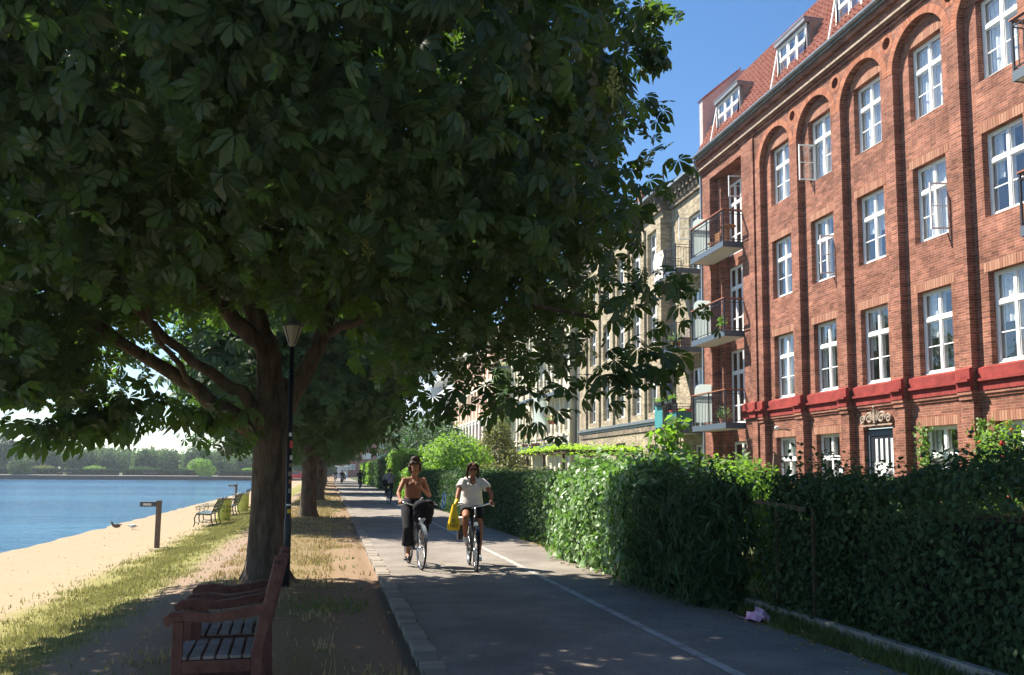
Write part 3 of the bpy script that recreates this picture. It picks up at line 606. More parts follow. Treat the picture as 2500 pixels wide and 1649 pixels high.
# red band: stepped fascia following pilasters
bd = MB()
def band(x, a, c):
    bd.box(x-.10,x,a,c,3.88,4.13); bd.box(x-.17,x,a,c,3.815,3.878); bd.box(x-.09,x,a,c,3.60,3.813); bd.poly([(x-.10,a,4.131),(x,a,4.175),(x,c,4.175),(x-.10,c,4.131)])
e0 = YS-6
for i, pc in enumerate(PC):
    a, c = pc-.205, pc+.205
    if i == len(PC)-1: c = 28.2
    band(XP-.002, e0, a-.03); band(XF-.002, a-.03, c+.03); e0 = c+.03
band(XF-.06, 28.05, 28.5); band(XF-.03, 28.5, 29.08)
bd.build('painted_band', M['red_paint'], RB, True)
cb = MB()   # brick courses under the band and the cornice
for (x, a, c) in [(XP, YS-6, 28.2)]: cb.box(x-.07,x-.001,a,c,3.52,3.598); cb.box(x-.035,x-.002,a,c,3.45,3.518)
for pc in PC: cb.box(XF-.075,XF-.001,pc-.24,pc+.24,3.515,3.597); cb.box(XF-.04,XF-.001,pc-.215,pc+.215,3.40,3.513)
y1_ = 32.58
cb.box(14.83,15.6,YS-6,y1_,13.951,14.06); cb.box(14.76,15.6,YS-6,y1_,14.062,14.13); cb.box(14.72,15.6,YS-6,y1_,14.20,14.42); cb.box(14.62,15.6,YS-6,y1_,14.421,14.60)
cb.build('brick_courses', M['brick'], RB, True)
st = MB(); st.box(14.69,15.5,YS-6,y1_,14.131,14.198); st.build('cornice_moulding', M['stone'], RB, True)
g = MB()   # gutter
pts = [(14.47-.075*math.cos(t), .06-.085*math.sin(t)) for t in [PI*k/6 for k in range(7)]]
for u, v in zip(pts[:-1], pts[1:]): g.poly([(u[0],YS-6,14.68+u[1]),(u[0],y1_,14.68+u[1]),(v[0],y1_,14.68+v[1]),(v[0],YS-6,14.68+v[1])])
g.box(14.54,14.7,YS-6,y1_,14.601,14.735)
for y in np.arange(YS, y1_, .9): g.box(14.385,14.56,y,y+.02,14.62,14.645)
g.tube([(14.5,32.5,14.6),(14.62,32.56,14.35),(14.84,32.62,14.0),(14.86,32.62,13.2),(14.86,32.62,0)], .05, 10); g.build('gutter_and_downpipe', M['zinc'], RB, True)
# reliefs
rl = MB()
def scroll(mb, yc, zc, X, r, turns=1.6, hand=1, rad=.028):
    mb.tube([(X, yc+hand*(r*(1-t/ (turns*2*PI)*.85))*math.cos(t), zc+(r*(1-t/(turns*2*PI)*.85))*math.sin(t)) for t in np.linspace(0, turns*2*PI, 26)], rad, 6)
for y in (28.73, 32.2):
    rl.box(14.885,14.90,y-.27,y+.27,13.32,13.62) if y < 30 else rl.box(14.915,14.93,y-.27,y+.27,13.32,13.62)
    x = 14.88 if y < 30 else 14.91
    for k in (-1, 0, 1): scroll(rl, y+k*.17, 13.47, x, .08, 1.3, 1 if k else -1, .02)
    rl.build('relief_ornament', M['stone'], RB, True); rl = MB()
dc = BAYS[DOORK]
rl.box(15.02,15.047,dc-.72,dc+.72,2.98,3.02)
for sx in (-1, 1):
    scroll(rl, dc+sx*.28, 3.2, 15.02, .17, 1.6, sx, .035); scroll(rl, dc+sx*.58, 3.16, 15.02, .13, 1.5, -sx, .032)
    for k in range(5): a = math.radians(30+28*k); rl.tube([(15.02,dc+sx*.08,3.12),(15.0,dc+sx*(.08+.2*math.cos(a)),3.18+.26*math.sin(a))],[.03,.012],5)
rl.tube([(15.02,dc,3.05),(14.99,dc,3.5)],[.06,.02],6); rl.ell((14.98,dc,3.5),.045,8,6)
rl.build('relief_ornament', M['stone'], RB, True)
# windows
curts = {}
for i, c in enumerate(BAYS):
    for rn, (za, zb) in rows.items():
        if i == DOORK and rn == 'A': continue
        a, e = c-.635, c+.635; op = None
        if (i, rn) == (6, 'D'): op = 1
        if (i, rn) in ((6, 'C'), (4, 'C')): op = 0
        w = window(RB, XW, a, e, za, zb, 2, .5 if rn == 'A' else .34, rn != 'A', [1,4,2,1,4,3,4][(i*3+ord(rn)) % 7] if rn != 'D' else 2, open_=op)
        zt_ = zb-(zb-za)*.34-.05
        if op == 1: sash(w, XW-.01, e-.07, za+.1, zt_, .53, 97, 1)
        if op == 0: sash(w, XW-.01, a+.07, za+.1, zt_, .53, 78, -1)
for (a, c, d, e) in dh[:3]:
    w = window(RB, XR+.06, a, c-.02, d+.02, e, 3, .3, False, 0, name='balcony_door')
    f = MB()
    f.box(XR+.07,XR+.1,a+.07,c-.09,d+.75,d+.80); f.build('glazing_bar', M['white'], w, True)
w = window(RB, XR+.06, dh[3][0], dh[3][1]-.02, .32, 2.84, 2, .3, False, 0, name='garden_door')
sash(RB.children[-1], XR-.0, dh[2][0]+.1, 12.35, 13.2, .62, 80, -1)
# street door with lace curtain
d_ = MB(); a, e = dc-.66, dc+.66; d_.box(15.22,15.27,a,e,.25,2.9); d_.build('front_door', M['dark_metal'], RB, True)
fd = RB.children[-1]
f = MB(); f.box(15.19,15.22,a+.02,a+.12,.3,2.85); f.box(15.19,15.22,e-.12,e-.02,.3,2.85); f.box(15.19,15.22,a+.12,e-.12,2.72,2.85); f.box(15.18,15.22,a+.12,e-.12,1.42,1.5); f.build('door_frame', M['slate_metal'], fd, True)
f = MB(); f.box(15.17,15.215,a+.3,e-.14,1.50,1.56); f.box(15.205,15.21,a+.13,a+.16,1.56,2.7); f.build('white_ledge', M['white'], fd, True)
lc = MB()
for j in range(26):
    y = a+.18+.85*j/26; x = 15.208+.006*math.sin(j*1.9)
    lc.poly([(x,y,1.58),(x,y,1.95+.02*math.sin(j*2.1)),(x,y+.026,1.95+.02*math.sin(j*2.1+2)),(x,y+.026,1.58)])
    if j % 7 < 3: lc.poly([(x,y,1.95),(x,y,2.62),(x,y+.03,2.62),(x,y+.03,1.95)])
lc.build('lace_curtain', M['curtain'], fd, True)
for zb in (3.27, 6.68, 10.05): balcony(RB, 29.05, 32.0, 14.08, 15.0, zb, 1.2, True, True)
for zb in (7.02, 10.42): balcony(RB, 12.2, 15.1, 14.08, 15.0, zb-.4, 1.15, True, False)
# roof
rf = MB(); x0, z0, x1, z1 = 14.62, 14.74, 16.6, 18.4; Ls = math.hypot(x1-x0, z1-z0); ux, uz = (x1-x0)/Ls, (z1-z0)/Ls; nx_, nz_ = -uz, ux
ya, yb = YS-6, 32.5; nc = int((yb-ya)/.22); rows_ = 12
for r in range(rows_):
    for c in range(nc*4):
        pq = []
        for (cc, rr_, lift) in ((c,r,.05),(c+1,r,.05),(c+1,r+1,.012),(c,r+1,.012)):
            y = ya+(yb-ya)*cc/(nc*4); s_ = Ls*rr_/rows_; hgt = lift*1.3+.06*math.sin(2*PI*cc/4)*1.0+(.02 if cc % 4 == 1 else 0)
            pq.append((x0+ux*s_+nx_*hgt, y, z0+uz*s_+nz_*hgt))
        rf.poly([pq[0], pq[3], pq[2], pq[1]])
        if r: rf.poly([pq[0], pq[1], (pq[1][0]-nx_*.045, pq[1][1], pq[1][2]-nz_*.045), (pq[0][0]-nx_*.045, pq[0][1], pq[0][2]-nz_*.045)])
rf.poly([(16.6,ya,18.4),(16.6,yb,18.4),(21,yb,19.6),(21,ya,19.6)]); rf.build('roof', M['tile'], RB, True)
fw = MB(); A = [(14.95,32.56,15.0),(14.95,32.56,17.3),(16.6,32.56,18.8),(21,32.56,19.95),(21,32.56,14)]; B = [(p[0],32.86,p[2]) for p in A]
fw.poly(A[::-1]); fw.poly(B)
for i in range(5): j = (i+1) % 5; fw.poly([A[i],A[j],B[j],B[i]])
fw.build('firewall', M['plaster_pink'], RB, True)
fr = MB()
for k in range(9):
    t = k/9; fr.bar((14.9+1.8*t,32.71,17.33+1.55*t),(14.9+1.8*(t+.12),32.71,17.33+1.55*(t+.12)+.02),.42,.06)
fr.build('firewall_tiles', M['tile'], RB, True)
for dy0, dy1 in ((29.2,31.0),(24.45,26.15),(20.85,22.6),(16.4,18.2)):
    fx = 14.93; zb, zt_ = 14.88, 16.42; d = MB()
    xs_ = lambda z: x0+(z-z0)/(z1-z0)*(x1-x0)
    d.box(fx-.14,xs_(zt_)+.7,dy0-.12,dy1+.12,zt_,zt_+.15); dd = d.build('dormer', M['lead'], RB, True); d = MB(); d.box(fx-.16,xs_(zt_)+.7,dy0-.14,dy1+.14,zt_+.151,zt_+.175); d.build('dormer_capping', M['zinc'], dd, True)
    for y in (dy0, dy1): d = MB(); d.poly([(fx,y,zb),(fx,y,zt_),(xs_(zt_)+.1,y,zt_),(xs_(zb)+.1,y,zb)]); d.build('dormer_cheek', M['lead'], dd, True)
    window(dd, fx-.02, dy0-.03, dy1+.03, zb, zt_-.004, 3, .35, False, 1)
    r_ = MB(); r_.box(fx+.35,fx+.4,dy0+.02,dy1-.02,zb,zt_-.1); r_.build('dormer_interior', M['room'], dd, True)
    e_ = MB(); e_.bar((fx-.03,dy1+.07,zb),(fx-.03,dy1+.07,zt_),.06,.04); e_.bar((fx-.03,dy1+.07,zt_-.02),(xs_(zb)-.12,dy1+.07,zb-.1),.05,.04); e_.build('dormer_trim', M['white'], dd, True)
# ---- yellow brick building
YB = thing('yellow_brick_building', 'yellow brick apartment house with dark bracketed cornice and tall narrow windows', 'building', (15,42,0))
w = MB(); it = MB(); wc = [48.3,45.7,43.3,40.9,38.65]; yr = {'A': (1.3,2.97), 'B': (4.5,6.65), 'C': (7.85,9.95), 'D': (11.15,13.3)}
H = []
for c in wc:
    for rn, (za, zb) in yr.items():
        if c == 43.3 and rn == 'A': H.append((c-.75,c+.75,.2,3.17)); continue
        H.append((c-.6,c+.6,za,zb))
wallgrid(w, 15.0, 37.2, 50.6, -.2, 14.0, H, .2); w.poly([(15.0,37.2,-.2),(15.42,37.2,-.2),(15.42,37.2,14.0),(15.0,37.2,14.0)])
H2 = [(33.9,35.2,z+.15,z+2.9) for z in (3.3,6.75,10.15)]+[(33.6,35.0,.3,2.85)]
wallgrid(w, 15.42, 32.6, 37.2, -.2, 14.0, H2, .15)
for y in (49.5,47.0,44.5,42.1,39.7,37.45): w.box(14.88,14.999,y-.24,y+.24,4.15,13.6)
w.box(15.3,18,50.6,53,-.2,14.0)
w.build('wall', M['ybrick'], YB, True)
l_ = MB(); l_.box(14.83,14.998,37.1,50.7,4.02,4.16); l_.box(14.90,14.997,37.12,50.68,3.9,4.018); l_.build('ledge', M['zinc'], YB, True)
l_ = MB(); l_.box(14.94,14.996,37.15,50.65,3.62,3.898); l_.build('dark_brick_course', M['ybrick_dark'], YB, True); l_ = MB(); l2 = MB()
for zz, x in ((13.95,14.86),(14.15,14.80)): l_.box(x,15.9,37.15,50.7,zz,zz+.196); l2.box(x+.42,15.9,32.62,37.15,zz,zz+.196)
l_.box(14.6,15.9,37.1,50.7,14.66,14.8); l2.box(15.0,15.9,32.6,37.1,14.66,14.8); l_.box(14.92,15.9,37.15,50.7,14.35,14.655); l2.box(15.3,15.9,32.62,37.15,14.35,14.655)
for y in np.arange(32.8, 50.6, .42):
    x = 14.92 if y > 37.2 else 15.3
    lq = l_ if y > 37.2 else l2; lq.box(x-.24,x-.002,y,y+.18,14.36,14.65); lq.box(x-.14,x-.003,y+.02,y+.16,14.2,14.352)
l2.build('recess_cornice', M['ybrick_dark'], YB, True)
l_.build('cornice', M['ybrick_dark'], YB, True)
l_ = MB(); l_.poly([(14.55,37,14.82),(14.55,50.7,14.82),(19.5,50.7,18.2),(19.5,37,18.2)]); l_.poly([(14.95,32.6,14.82),(14.95,37,14.82),(19.5,37,18.2),(19.5,32.6,18.2)]); l_.build('roof', M['slate'], YB, True)
l_ = MB(); l_.box(14.46,14.56,37,50.7,14.72,14.84); l_.box(14.86,14.96,32.62,37,14.72,14.84); l_.tube([(14.9,50.75,14.6),(14.86,50.75,0)],.05,8); l_.build('gutter', M['zinc'], YB, True)
l_ = MB(); A = [(15.2,50.7,14.8),(19,50.7,19.4),(23,50.7,15)]; l_.poly(A[::-1]); l_.poly([(p[0],51.0,p[2]) for p in A]); l_.poly([A[0],A[1],(19,51.0,19.4),(15.2,51.0,14.8)]); l_.build('gable_firewall', M['plaster_pink'], YB, True)
l_ = MB(); l_.box(16.9,17.6,45,45.8,15.8,17.5); l_.box(16.85,17.65,44.95,45.85,17.5,17.62); l_.build('chimney', M['brick'], YB, True)
for h in H:
    if h[3] == 3.17: f = MB(); f.box(15.22,15.25,h[0]+.9,h[1],.2,3.1); f.build('open_door', M['dark_metal'], YB, True); continue
    window(YB, 15.2, h[0], h[1], h[2], h[3], 2, .36, True, 1)
for h in H2: window(YB, 15.57, *h, 2, .3, True, 1, name='balcony_door')
sash(YB.children[-2], 15.55, 35.15, 12.0, 13.0, .6, 95, 1)
for z in (3.3,6.75,10.15): balcony(YB, 33.75, 36.15, 14.15, 15.42, z, 1.05, False, False, pitch=.12)
# ---- row of houses further along
def house(name, label, y0, y1, X, wm, nz_rows, ncol, H_, band_z=None, pil=False, win=(1.0,1.7), row0=1.1, rh=3.4, roofm='slate', lintel=None, wfar=True, band_m='white_plaster', proud=.1, wins=2):
    t = thing(name, label, 'building', (X, (y0+y1)/2, 0)); w = MB(); hs = []; it = MB(); pitch = (y1-y0)/ncol
    for i in range(ncol):
        c = y0+pitch*(i+.5)
        for r in range(nz_rows):
            z = row0+rh*r; hs.append((c-win[0]/2, c+win[0]/2, z, z+win[1] if r else z+win[1]*.85))
    wallgrid(w, X, y0, y1, -.2, H_, hs, .18); w.poly([(X,y0,-.2),(X+8,y0,-.2),(X+8,y0,H_),(X,y0,H_)]); w.build('wall', wm, t, True)
    tr = MB()
    if band_z:
        for z in band_z: tr.box(X-.16,X-.002,y0,y1,z,z+.16); tr.box(X-.08,X-.003,y0,y1,z-.3,z-.002)
    tr.box(X-.45,X+.6,y0,y1,H_-.12,H_+.1); tr.box(X-.25,X-.002,y0,y1,H_-.45,H_-.122)
    if pil:
        for i in range(ncol+1): y = y0+pitch*i; tr.box(X-proud,X-.004,y-.2,y+.2,-.1,H_-.46)
    tr.build('mouldings', M[band_m] if isinstance(band_m, str) else band_m, t, True)
    rf = MB(); rf.poly([(X-.45,y0,H_+.11),(X-.45,y1,H_+.11),(X+4,y1,H_+3.4),(X+4,y0,H_+3.4)]); rf.build('roof', M[roofm], t, True)
    for h in hs: window(t, X+.15, *h, wins, .35, True, 0, far=True)
    return t, hs
CB, _ = house('cream_building', 'cream plastered house with pilasters between tall narrow windows', 53, 71, 15, M['cream'], 4, 8, 14.6, (4.0,), True, (.85,2.2), .9, 3.45, 'slate', band_m='cream', proud=.14)
for (a, c, x) in ((60.0,64.0,13.9),(53.2,59.0,14.2)):
    for z in (3.25,6.7,10.1): balcony(CB, a, c, x, 15.0, z, 1.1, False, False, pitch=.16)
f = MB(); f.box(14.1,14.99,59.4,59.5,4.9,6.9); f.build('green_screen', M['frost'], CB, True)
PB, _ = house('pink_white_building', 'house with pink upper storeys over a white plastered ground floor with pilasters', 74, 106, 15, M['pink'], 4, 15, 14.8, (3.4,6.9,10.4), True, (.95,1.9), 1.2, 3.5, 'slate', band_m='cream')
f = MB(); f.box(14.86,14.95,74,106,-.1,3.1)
for i in range(16): f.box(14.8,14.96,74+2.133*i-.3,74+2.133*i+.3,3.5,6.88)
f.build('white_storey', M['white_plaster'], PB, True)
f = MB(); f.box(15.6,16.5,71,74,-.2,14); f.build('recessed_wall', M['cream'], PB, True)
for z in (3.3,6.9,10.4): balcony(PB, 71.2, 75.5, 13.9, 15.0, z, 1.1, False, False, rm='zinc', pitch=.3)
WB = thing('white_balcony_block', 'modern white apartment block with long balcony strips and awnings', 'building', (15.5,120,0))
w = MB(); w.box(16.6,24,107,133,-.2,19); w.build('wall', M['white_plaster'], WB, True)
for r in range(6):
    z = 2.9+2.95*r; f = MB(); f.box(15.0,16.6,107,133,z,z+.25)
    for k in range(65): f.box(14.96,14.999,107+.4*k,107+.4*k+.33,z-.05,z+1.02)
    s_ = f.build('balcony_strip', M['white'], WB, True); f = MB(); f.poly([(16.2,107,z+1.3),(16.2,107,z+2.9),(16.2,133,z+2.9),(16.2,133,z+1.3)]); f.build('glazing', M['glass'], WB, True)
    f = MB(); f.box(16.3,16.5,107.1,132.9,z+1.1,z+2.9); f.build('interior', M['room'], WB, True)
    f = MB(); f.box(14.97,15.0,107,133,z+1.05,z+1.1)
    for k in range(27): f.box(14.97,15.0,107+k,107.04+k,z+1.1,z+2.9)
    f.build('balcony_frame', M['zinc'], WB, True)
for (a, c, z, m_) in ((109,117,8.6,'awn_cream'),(118,126,8.6,'awn_cream'),(108,114,2.75,'awn'),(115,121,2.75,'awn'),(122,128,2.75,'awn')):
    f = MB(); f.poly([(15.0,a,z),(15.0,c,z),(13.4,c,z-1.0),(13.4,a,z-1.0)]); f.poly([(13.4,a,z-1.0),(13.4,c,z-1.0),(13.4,c,z-1.2),(13.4,a,z-1.2)]); f.build('awning', M[m_], WB, True)
GB, _ = house('blue_grey_building', 'tall pale blue grey block beyond the white balconies', 134, 185, 15.2, M['blue_wall'], 6, 18, 21, (3.2,), False, (1.5,1.5), 1.2, 3.1, 'slate', band_m='blue_wall')
# ---- brick block closing the view
FB = thing('far_brick_building', 'distant red brick block with wide white windows at the end of the path', 'building', (12,240,0))
w = MB(); w.box(3,34,240,252,-.2,17); w.build('wall', M['farbrick'], FB, True)
for i in range(7):
    for r in range(5):
        x = 4.5+4.1*i; z = 2+3.0*r; f = MB(); f.box(x,x+2.4,239.9,239.99,z,z+1.5); o_ = f.build('window', M['white'], FB, True); f = MB(); f.box(x+.15,x+1.1,239.86,239.899,z+.15,z+1.35); f.box(x+1.3,x+2.25,239.86,239.899,z+.15,z+1.35); f.build('pane', M['glass'], o_, True)
f = MB(); f.box(2.6,34.4,239.5,252.5,17,17.3); f.build('roof', M['slate'], FB, True)
# ------------------------------------------------------------------ chestnut avenue
def keepshade(p, lim=-2.95):
    return (p[:,0]+.67*p[:,2] > lim) & (p[:,2] > 2.0)
T1 = (-.86, 13.05)
t = thing('chestnut_tree', 'huge near chestnut tree with dark green palmate leaves and a thick forked trunk', 'tree', (*T1,0), 0, 'chestnut trees lining the path')
def wob(pts, k=5, amp=.04):
    P = [Vector(p) for p in pts]; out = []
    for a, b_ in zip(P[:-1], P[1:]):
        for i in range(k): f = i/k; out.append(a.lerp(b_, f)+Vector(RS.normal(size=3)*amp*(0 if i == 0 else 1)))
    return out+[P[-1]]
def limb(mb, pts, r0, r1, n=10, amp=.03, k=4):
    q = wob(pts, k, amp); mb.tube(q, list(np.linspace(r0, r1, len(q))), n)
def trunk1(x, y):
    b = MB(); n = 20; zs = [-.1,.0,.12,.3,.6,1.0,1.5,2.0,2.35,2.6,2.9]; rs = [.42,.38,.32,.285,.265,.252,.25,.262,.285,.25,.2]; v0 = 0
    for i, (z, r) in enumerate(zip(zs, rs)):
        for j in range(n):
            a = 2*PI*j/n; fl = 1+.12*math.sin(3*a+1)*(1-min(1,z/.5)) + .03*math.sin(5*a+z*2)+.02*math.sin(9*a-z*3); b.v.append((x+r*fl*math.cos(a)+.03*z/2.5, y+r*fl*math.sin(a), z))
    for i in range(len(zs)-1):
        for j in range(n): b.face((i*n+j, i*n+(j+1)%n, (i+1)*n+(j+1)%n, (i+1)*n+j))
    return b
b = trunk1(*T1)
X, Y = T1
limb(b, [(X-.08,Y,2.0),(X-.5,Y-.05,2.33),(X-1.2,Y-.1,2.80),(X-2.1,Y-.4,3.35),(X-3.2,Y-1.2,4.2)], .155, .05, 12, .015)
limb(b, [(X-.08,Y-.05,2.35),(X-.55,Y-.15,2.72),(X-.95,Y-.3,3.0),(X-1.55,Y-.5,3.5),(X-2.3,Y-1.2,4.3)], .105, .045)
limb(b, [(X-1.0,Y-.1,2.7),(X-1.5,Y-.6,3.3),(X-1.7,Y-1.2,4.1)], .05, .02); limb(b, [(X-2.0,Y-.4,3.3),(X-2.7,Y-.3,3.4),(X-3.3,Y-.6,3.2)], .04, .012)
limb(b, [(X,Y,2.6),(X-.12,Y,3.3),(X-.55,Y-.15,3.7),(X-1.0,Y-.3,4.25),(X-1.5,Y-.8,5.2)], .17, .06, 12, .02)
limb(b, [(X,Y,2.6),(X-.1,Y,3.4),(X-.4,Y+.1,4.2),(X-.35,Y,5.6),(X,Y-.5,7.8)], .2, .06, 12, .02)
limb(b, [(X+.1,Y,2.3),(X+.5,Y-.1,3.05),(X+.75,Y-.3,3.7),(X+1.15,Y-.5,4.5),(X+2.0,Y-1.2,5.6)], .15, .05, 12, .02)
limb(b, [(X+.7,Y-.2,3.5),(X+1.7,Y-1.0,3.9),(X+2.8,Y-2.0,3.9),(X+4.1,Y-2.8,3.5)], .07, .02)
limb(b, [(X,Y,4.4),(X+.6,Y-2.0,5.4),(X+.5,Y-4.2,5.6)], .1, .03)
limb(b, [(X-.3,Y,4.0),(X-1.6,Y-3.2,5.0),(X-2.2,Y-6,5.3)], .1, .03)
limb(b, [(X,Y-.2,5.4),(X+1.6,Y-1.2,6.6),(X+3.4,Y-2,7.4)], .09, .02)
for k in range(46):   # twigs reaching out to the leaf clusters
    a = RS.rand()*2*PI; z = 4.6+2.6*RS.rand(); p0 = (X+.5*math.cos(a), Y-1+.8*math.sin(a), z); L_ = 1.6+1.8*RS.rand(); b.tube([p0, (p0[0]+L_*.5*math.cos(a), p0[1]-.6+L_*.5*math.sin(a), z+.35), (p0[0]+L_*math.cos(a), p0[1]-1.2+L_*math.sin(a), z+.3*RS.rand())], [.03,.02,.006], 5)
b.build('trunk', M['bark'], t, True, smooth=True)
_rk = np.random.RandomState(11)
els = [(-.5,10.8,6.8,4.6,5.1,4.3),(2.4,10.6,4.3,2.0,3.4,2.05),(3.0,10.2,6.8,1.75,3.2,2.3),(-3.1,10.8,4.3,2.4,3.4,2.0),(-3.4,9.6,6.2,3.0,4.0,2.5),(-1.9,6.8,5.7,2.8,2.2,1.9),(.8,7.4,5.3,2.2,2.2,1.7),(.6,12.5,4.5,3.2,2.8,1.7),(-1.7,13.2,5.0,3.0,2.6,1.9),(-1.5,14.2,4.1,2.6,1.3,1.5),(-3.6,12.2,3.6,1.2,1.8,1.3),(-2.0,14.1,3.2,1.7,.8,1.1),(-.6,14.5,3.8,1.5,.7,1.2)]
kp = lambda p: keepshade(p) & ~((p[:,0] > 1.1) & (p[:,2] < 3.9) & (_rk.rand(len(p)) < .42)) & (p[:,1]-.53*p[:,2] < 13.2-.35*np.maximum(0,p[:,0])) & ~((np.abs(p[:,0]+.86) < .75) & (np.abs(p[:,1]-13) < 1.9) & (p[:,2] < 2.9)) & (p[:,0] < .335*p[:,1]+.08+.28*(p[:,2] < 4.6)+.12*np.sin(p[:,2]*2.2+p[:,1])) & (p[:,2] > 2.35+.0*p[:,0]+.4*(p[:,0] > .3)) & ~((p[:,0] > -2.75) & (p[:,0] < .3) & (p[:,2] < 2.8+.15*(p[:,1]-6)+.15*np.sin(p[:,0]*4))) & ~((np.abs(p[:,0]+1.2) < 1.75) & (p[:,1] > 9.4) & (p[:,1] < 13.5) & (p[:,2] < 3.85+.35*np.sin(p[:,0]*5+p[:,1]*2)))
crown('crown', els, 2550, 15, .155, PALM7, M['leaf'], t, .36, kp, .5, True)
# hanging outer sprays along the crown's lower rim and right side
sp = []
for (x, y, z, r) in [(4.15,10.6,3.55,.55),(4.3,10.9,4.1,.35),(3.75,10.4,6.3,.4),(4.0,10.6,5.6,.4),(3.75,10.4,7.5,.3),(4.1,10.6,7.2,.22),(4.2,10.6,7.85,.2),(3.6,10.7,2.85,.4),(2.9,10.8,2.55,.45),(2.0,11,2.5,.5),(1.3,11,2.45,.4),(-3.75,10.2,2.45,.4),(-3.2,11,2.2,.45),(-2.75,11.5,2.25,.4),(-4.0,10.6,2.9,.6),(3.5,10.4,4.9,.5),(4.2,10.6,2.95,.3),(-2.35,11.2,2.35,.35),(-1.95,12.2,2.3,.3),(-2.9,11.4,2.0,.3),(-2.6,11.6,2.15,.3),(-3.3,11.0,2.05,.25),(-1.6,12.4,2.25,.35),(-3.6,10.6,2.45,.35)]:
    k = 24; sp.append(np.array([x,y,z])+RS.normal(size=(k,3))*np.array([r,r,r*.55])*.7)
sp = np.concatenate(sp); leaves('outer_leaves', sp, np.c_[RS.normal(size=(len(sp),2))*.5, np.ones(len(sp))*.6], .19, PALM7, M['leaf'], t, True, down=.8)
# seed spikes
q = MB(); q.tube([(0,0,-.05),(0,0,.3)], [.008,.002], 4)
for k in range(26):
    z = .02+.24*k/26; a = k*2.4; r = .075*(1-k/34); q.tube([(0,0,z),(r*math.cos(a),r*math.sin(a),z+.03)], .003, 3, False); q.ell((r*math.cos(a),r*math.sin(a),z+.035), .0125, 5, 4)
s0 = q.build('seed_spike', M['spike'], t); s0.location = (0,0,-50)
pp, nn = shell(els[:8], 260, .97, lambda p: kp(p)&(p[:,1] < 10.5)); first = True; cnt = 0
for p_, n_ in zip(pp, nn):
    if n_[1] > -.1 or p_[2] < 2.6: continue
    o = s0 if first else s0.copy()
    if not first: COL.objects.link(o); o.parent = t
    first = False; p2 = p_+n_*.1; o.location = (p2[0]-X, p2[1]-Y, p2[2]); o.rotation_euler = (RS.normal()*.35, RS.normal()*.35, RS.rand()*6); o.scale = [.6+.3*RS.rand()]*3; cnt += 1
    if cnt > 85: break
# avenue trees behind
def avenue_proto(seed):
    tt = thing('chestnut_tree', '', 'tree', (0,0,0), 0, 'chestnut trees lining the path'); b = trunk1(0, 0)
    limb(b, [(-.1,0,2.3),(-.8,-.2,3.0),(-1.8,-.8,4.2),(-2.6,-1.2,5.4)], .14, .05); limb(b, [(.1,0,2.3),(.6,-.1,2.9),(.95,-.2,3.8),(1.5,-.6,5.4)], .15, .05)
    limb(b, [(0,0,2.6),(0,-.1,4.4),(.1,-.8,7.0)], .2, .06); limb(b, [(0,0,3.2),(.6,-1.8,4.6),(.8,-3.6,5.4)], .1, .04); limb(b, [(0,0,3.0),(-.8,1.2,4.4),(-1.2,1.8,5.4)], .1, .04)
    b.build('trunk', M['bark'], tt, smooth=True)
    e = [(-.5,-2.6,6.4,3.9,5.2,4.1),(1.4,-2.6,4.3,1.6,4.0,1.9),(-1.9,-2.4,4.3,1.9,4.0,1.9),(0,-5.2,4.7,3.0,2.4,2.1),(0,.0,4.9,2.8,2.0,1.9)]
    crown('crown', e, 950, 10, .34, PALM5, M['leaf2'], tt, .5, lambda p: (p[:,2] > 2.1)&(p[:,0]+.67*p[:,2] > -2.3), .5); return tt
pa = avenue_proto(1)
LT = ['chestnut tree standing behind the viewer at the near end of the row','second chestnut tree along the path, its pale trunk forking low behind the black lamp post','third chestnut tree along the path, its dark trunk half hidden behind the second','fourth chestnut tree in the avenue, a dark crown over the path','fifth chestnut tree in the avenue, far down the path','sixth chestnut tree in the avenue, small and dark in the distance','seventh chestnut tree in the avenue, tiny beyond the sixth','last chestnut tree in the avenue, at the far end of the path']
for i, (y, dx, s_) in enumerate([(-5.2,-.8,1),(30.4,-.68,1),(47.8,-.55,1.04),(65,-.65,.97),(82,-.7,1.05),(99,-.6,1),(117,-.7,1.08),(136,-.6,1.1)]):  # first tree stands unseen behind the viewer, added to block sky light
    o = pa if i == 0 else copy_tree(pa); o.location = (dx, y, 0); o.scale = (s_,)*3; o['label'] = LT[i]
# far right tree closing the avenue on the garden side
# ------------------------------------------------------------------ hedges and garden plants
hedge('hedge', 'bright leafy hedge catching the sun at its far end, beside the white line', 4.22, 5.9, 11.7, 16.0, 1.62, 11000, .118, M['hedge'], '-x+z-y+y', .2, lambda y: 1.6+.09*np.sin(y*2.1)+.07*np.sin(y*5.3), group='garden hedges along the path', ragged=.16, rnd=.4)
bam = (np.array([(0,0,0),(-.1,.4,.03),(0,.5,-.02),(.1,.4,.03),(0,1,-.2)]), LEAF_Q[1])
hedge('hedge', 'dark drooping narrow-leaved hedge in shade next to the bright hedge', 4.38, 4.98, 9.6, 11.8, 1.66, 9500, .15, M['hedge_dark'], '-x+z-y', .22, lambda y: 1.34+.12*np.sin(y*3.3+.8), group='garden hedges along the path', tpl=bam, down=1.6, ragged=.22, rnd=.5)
hedge('hedge', 'ivy grown wire fence hedge, low and dark, in the middle of the gardens', 4.98, 5.8, 8.1, 9.15, 1.38, 12000, .055, M['hedge_dark'], '-x+z-y+y', .2, lambda y: 1.42+.12*np.sin(y*2.9+1)+.07*np.sin(y*7), group='garden hedges along the path', ragged=.2)
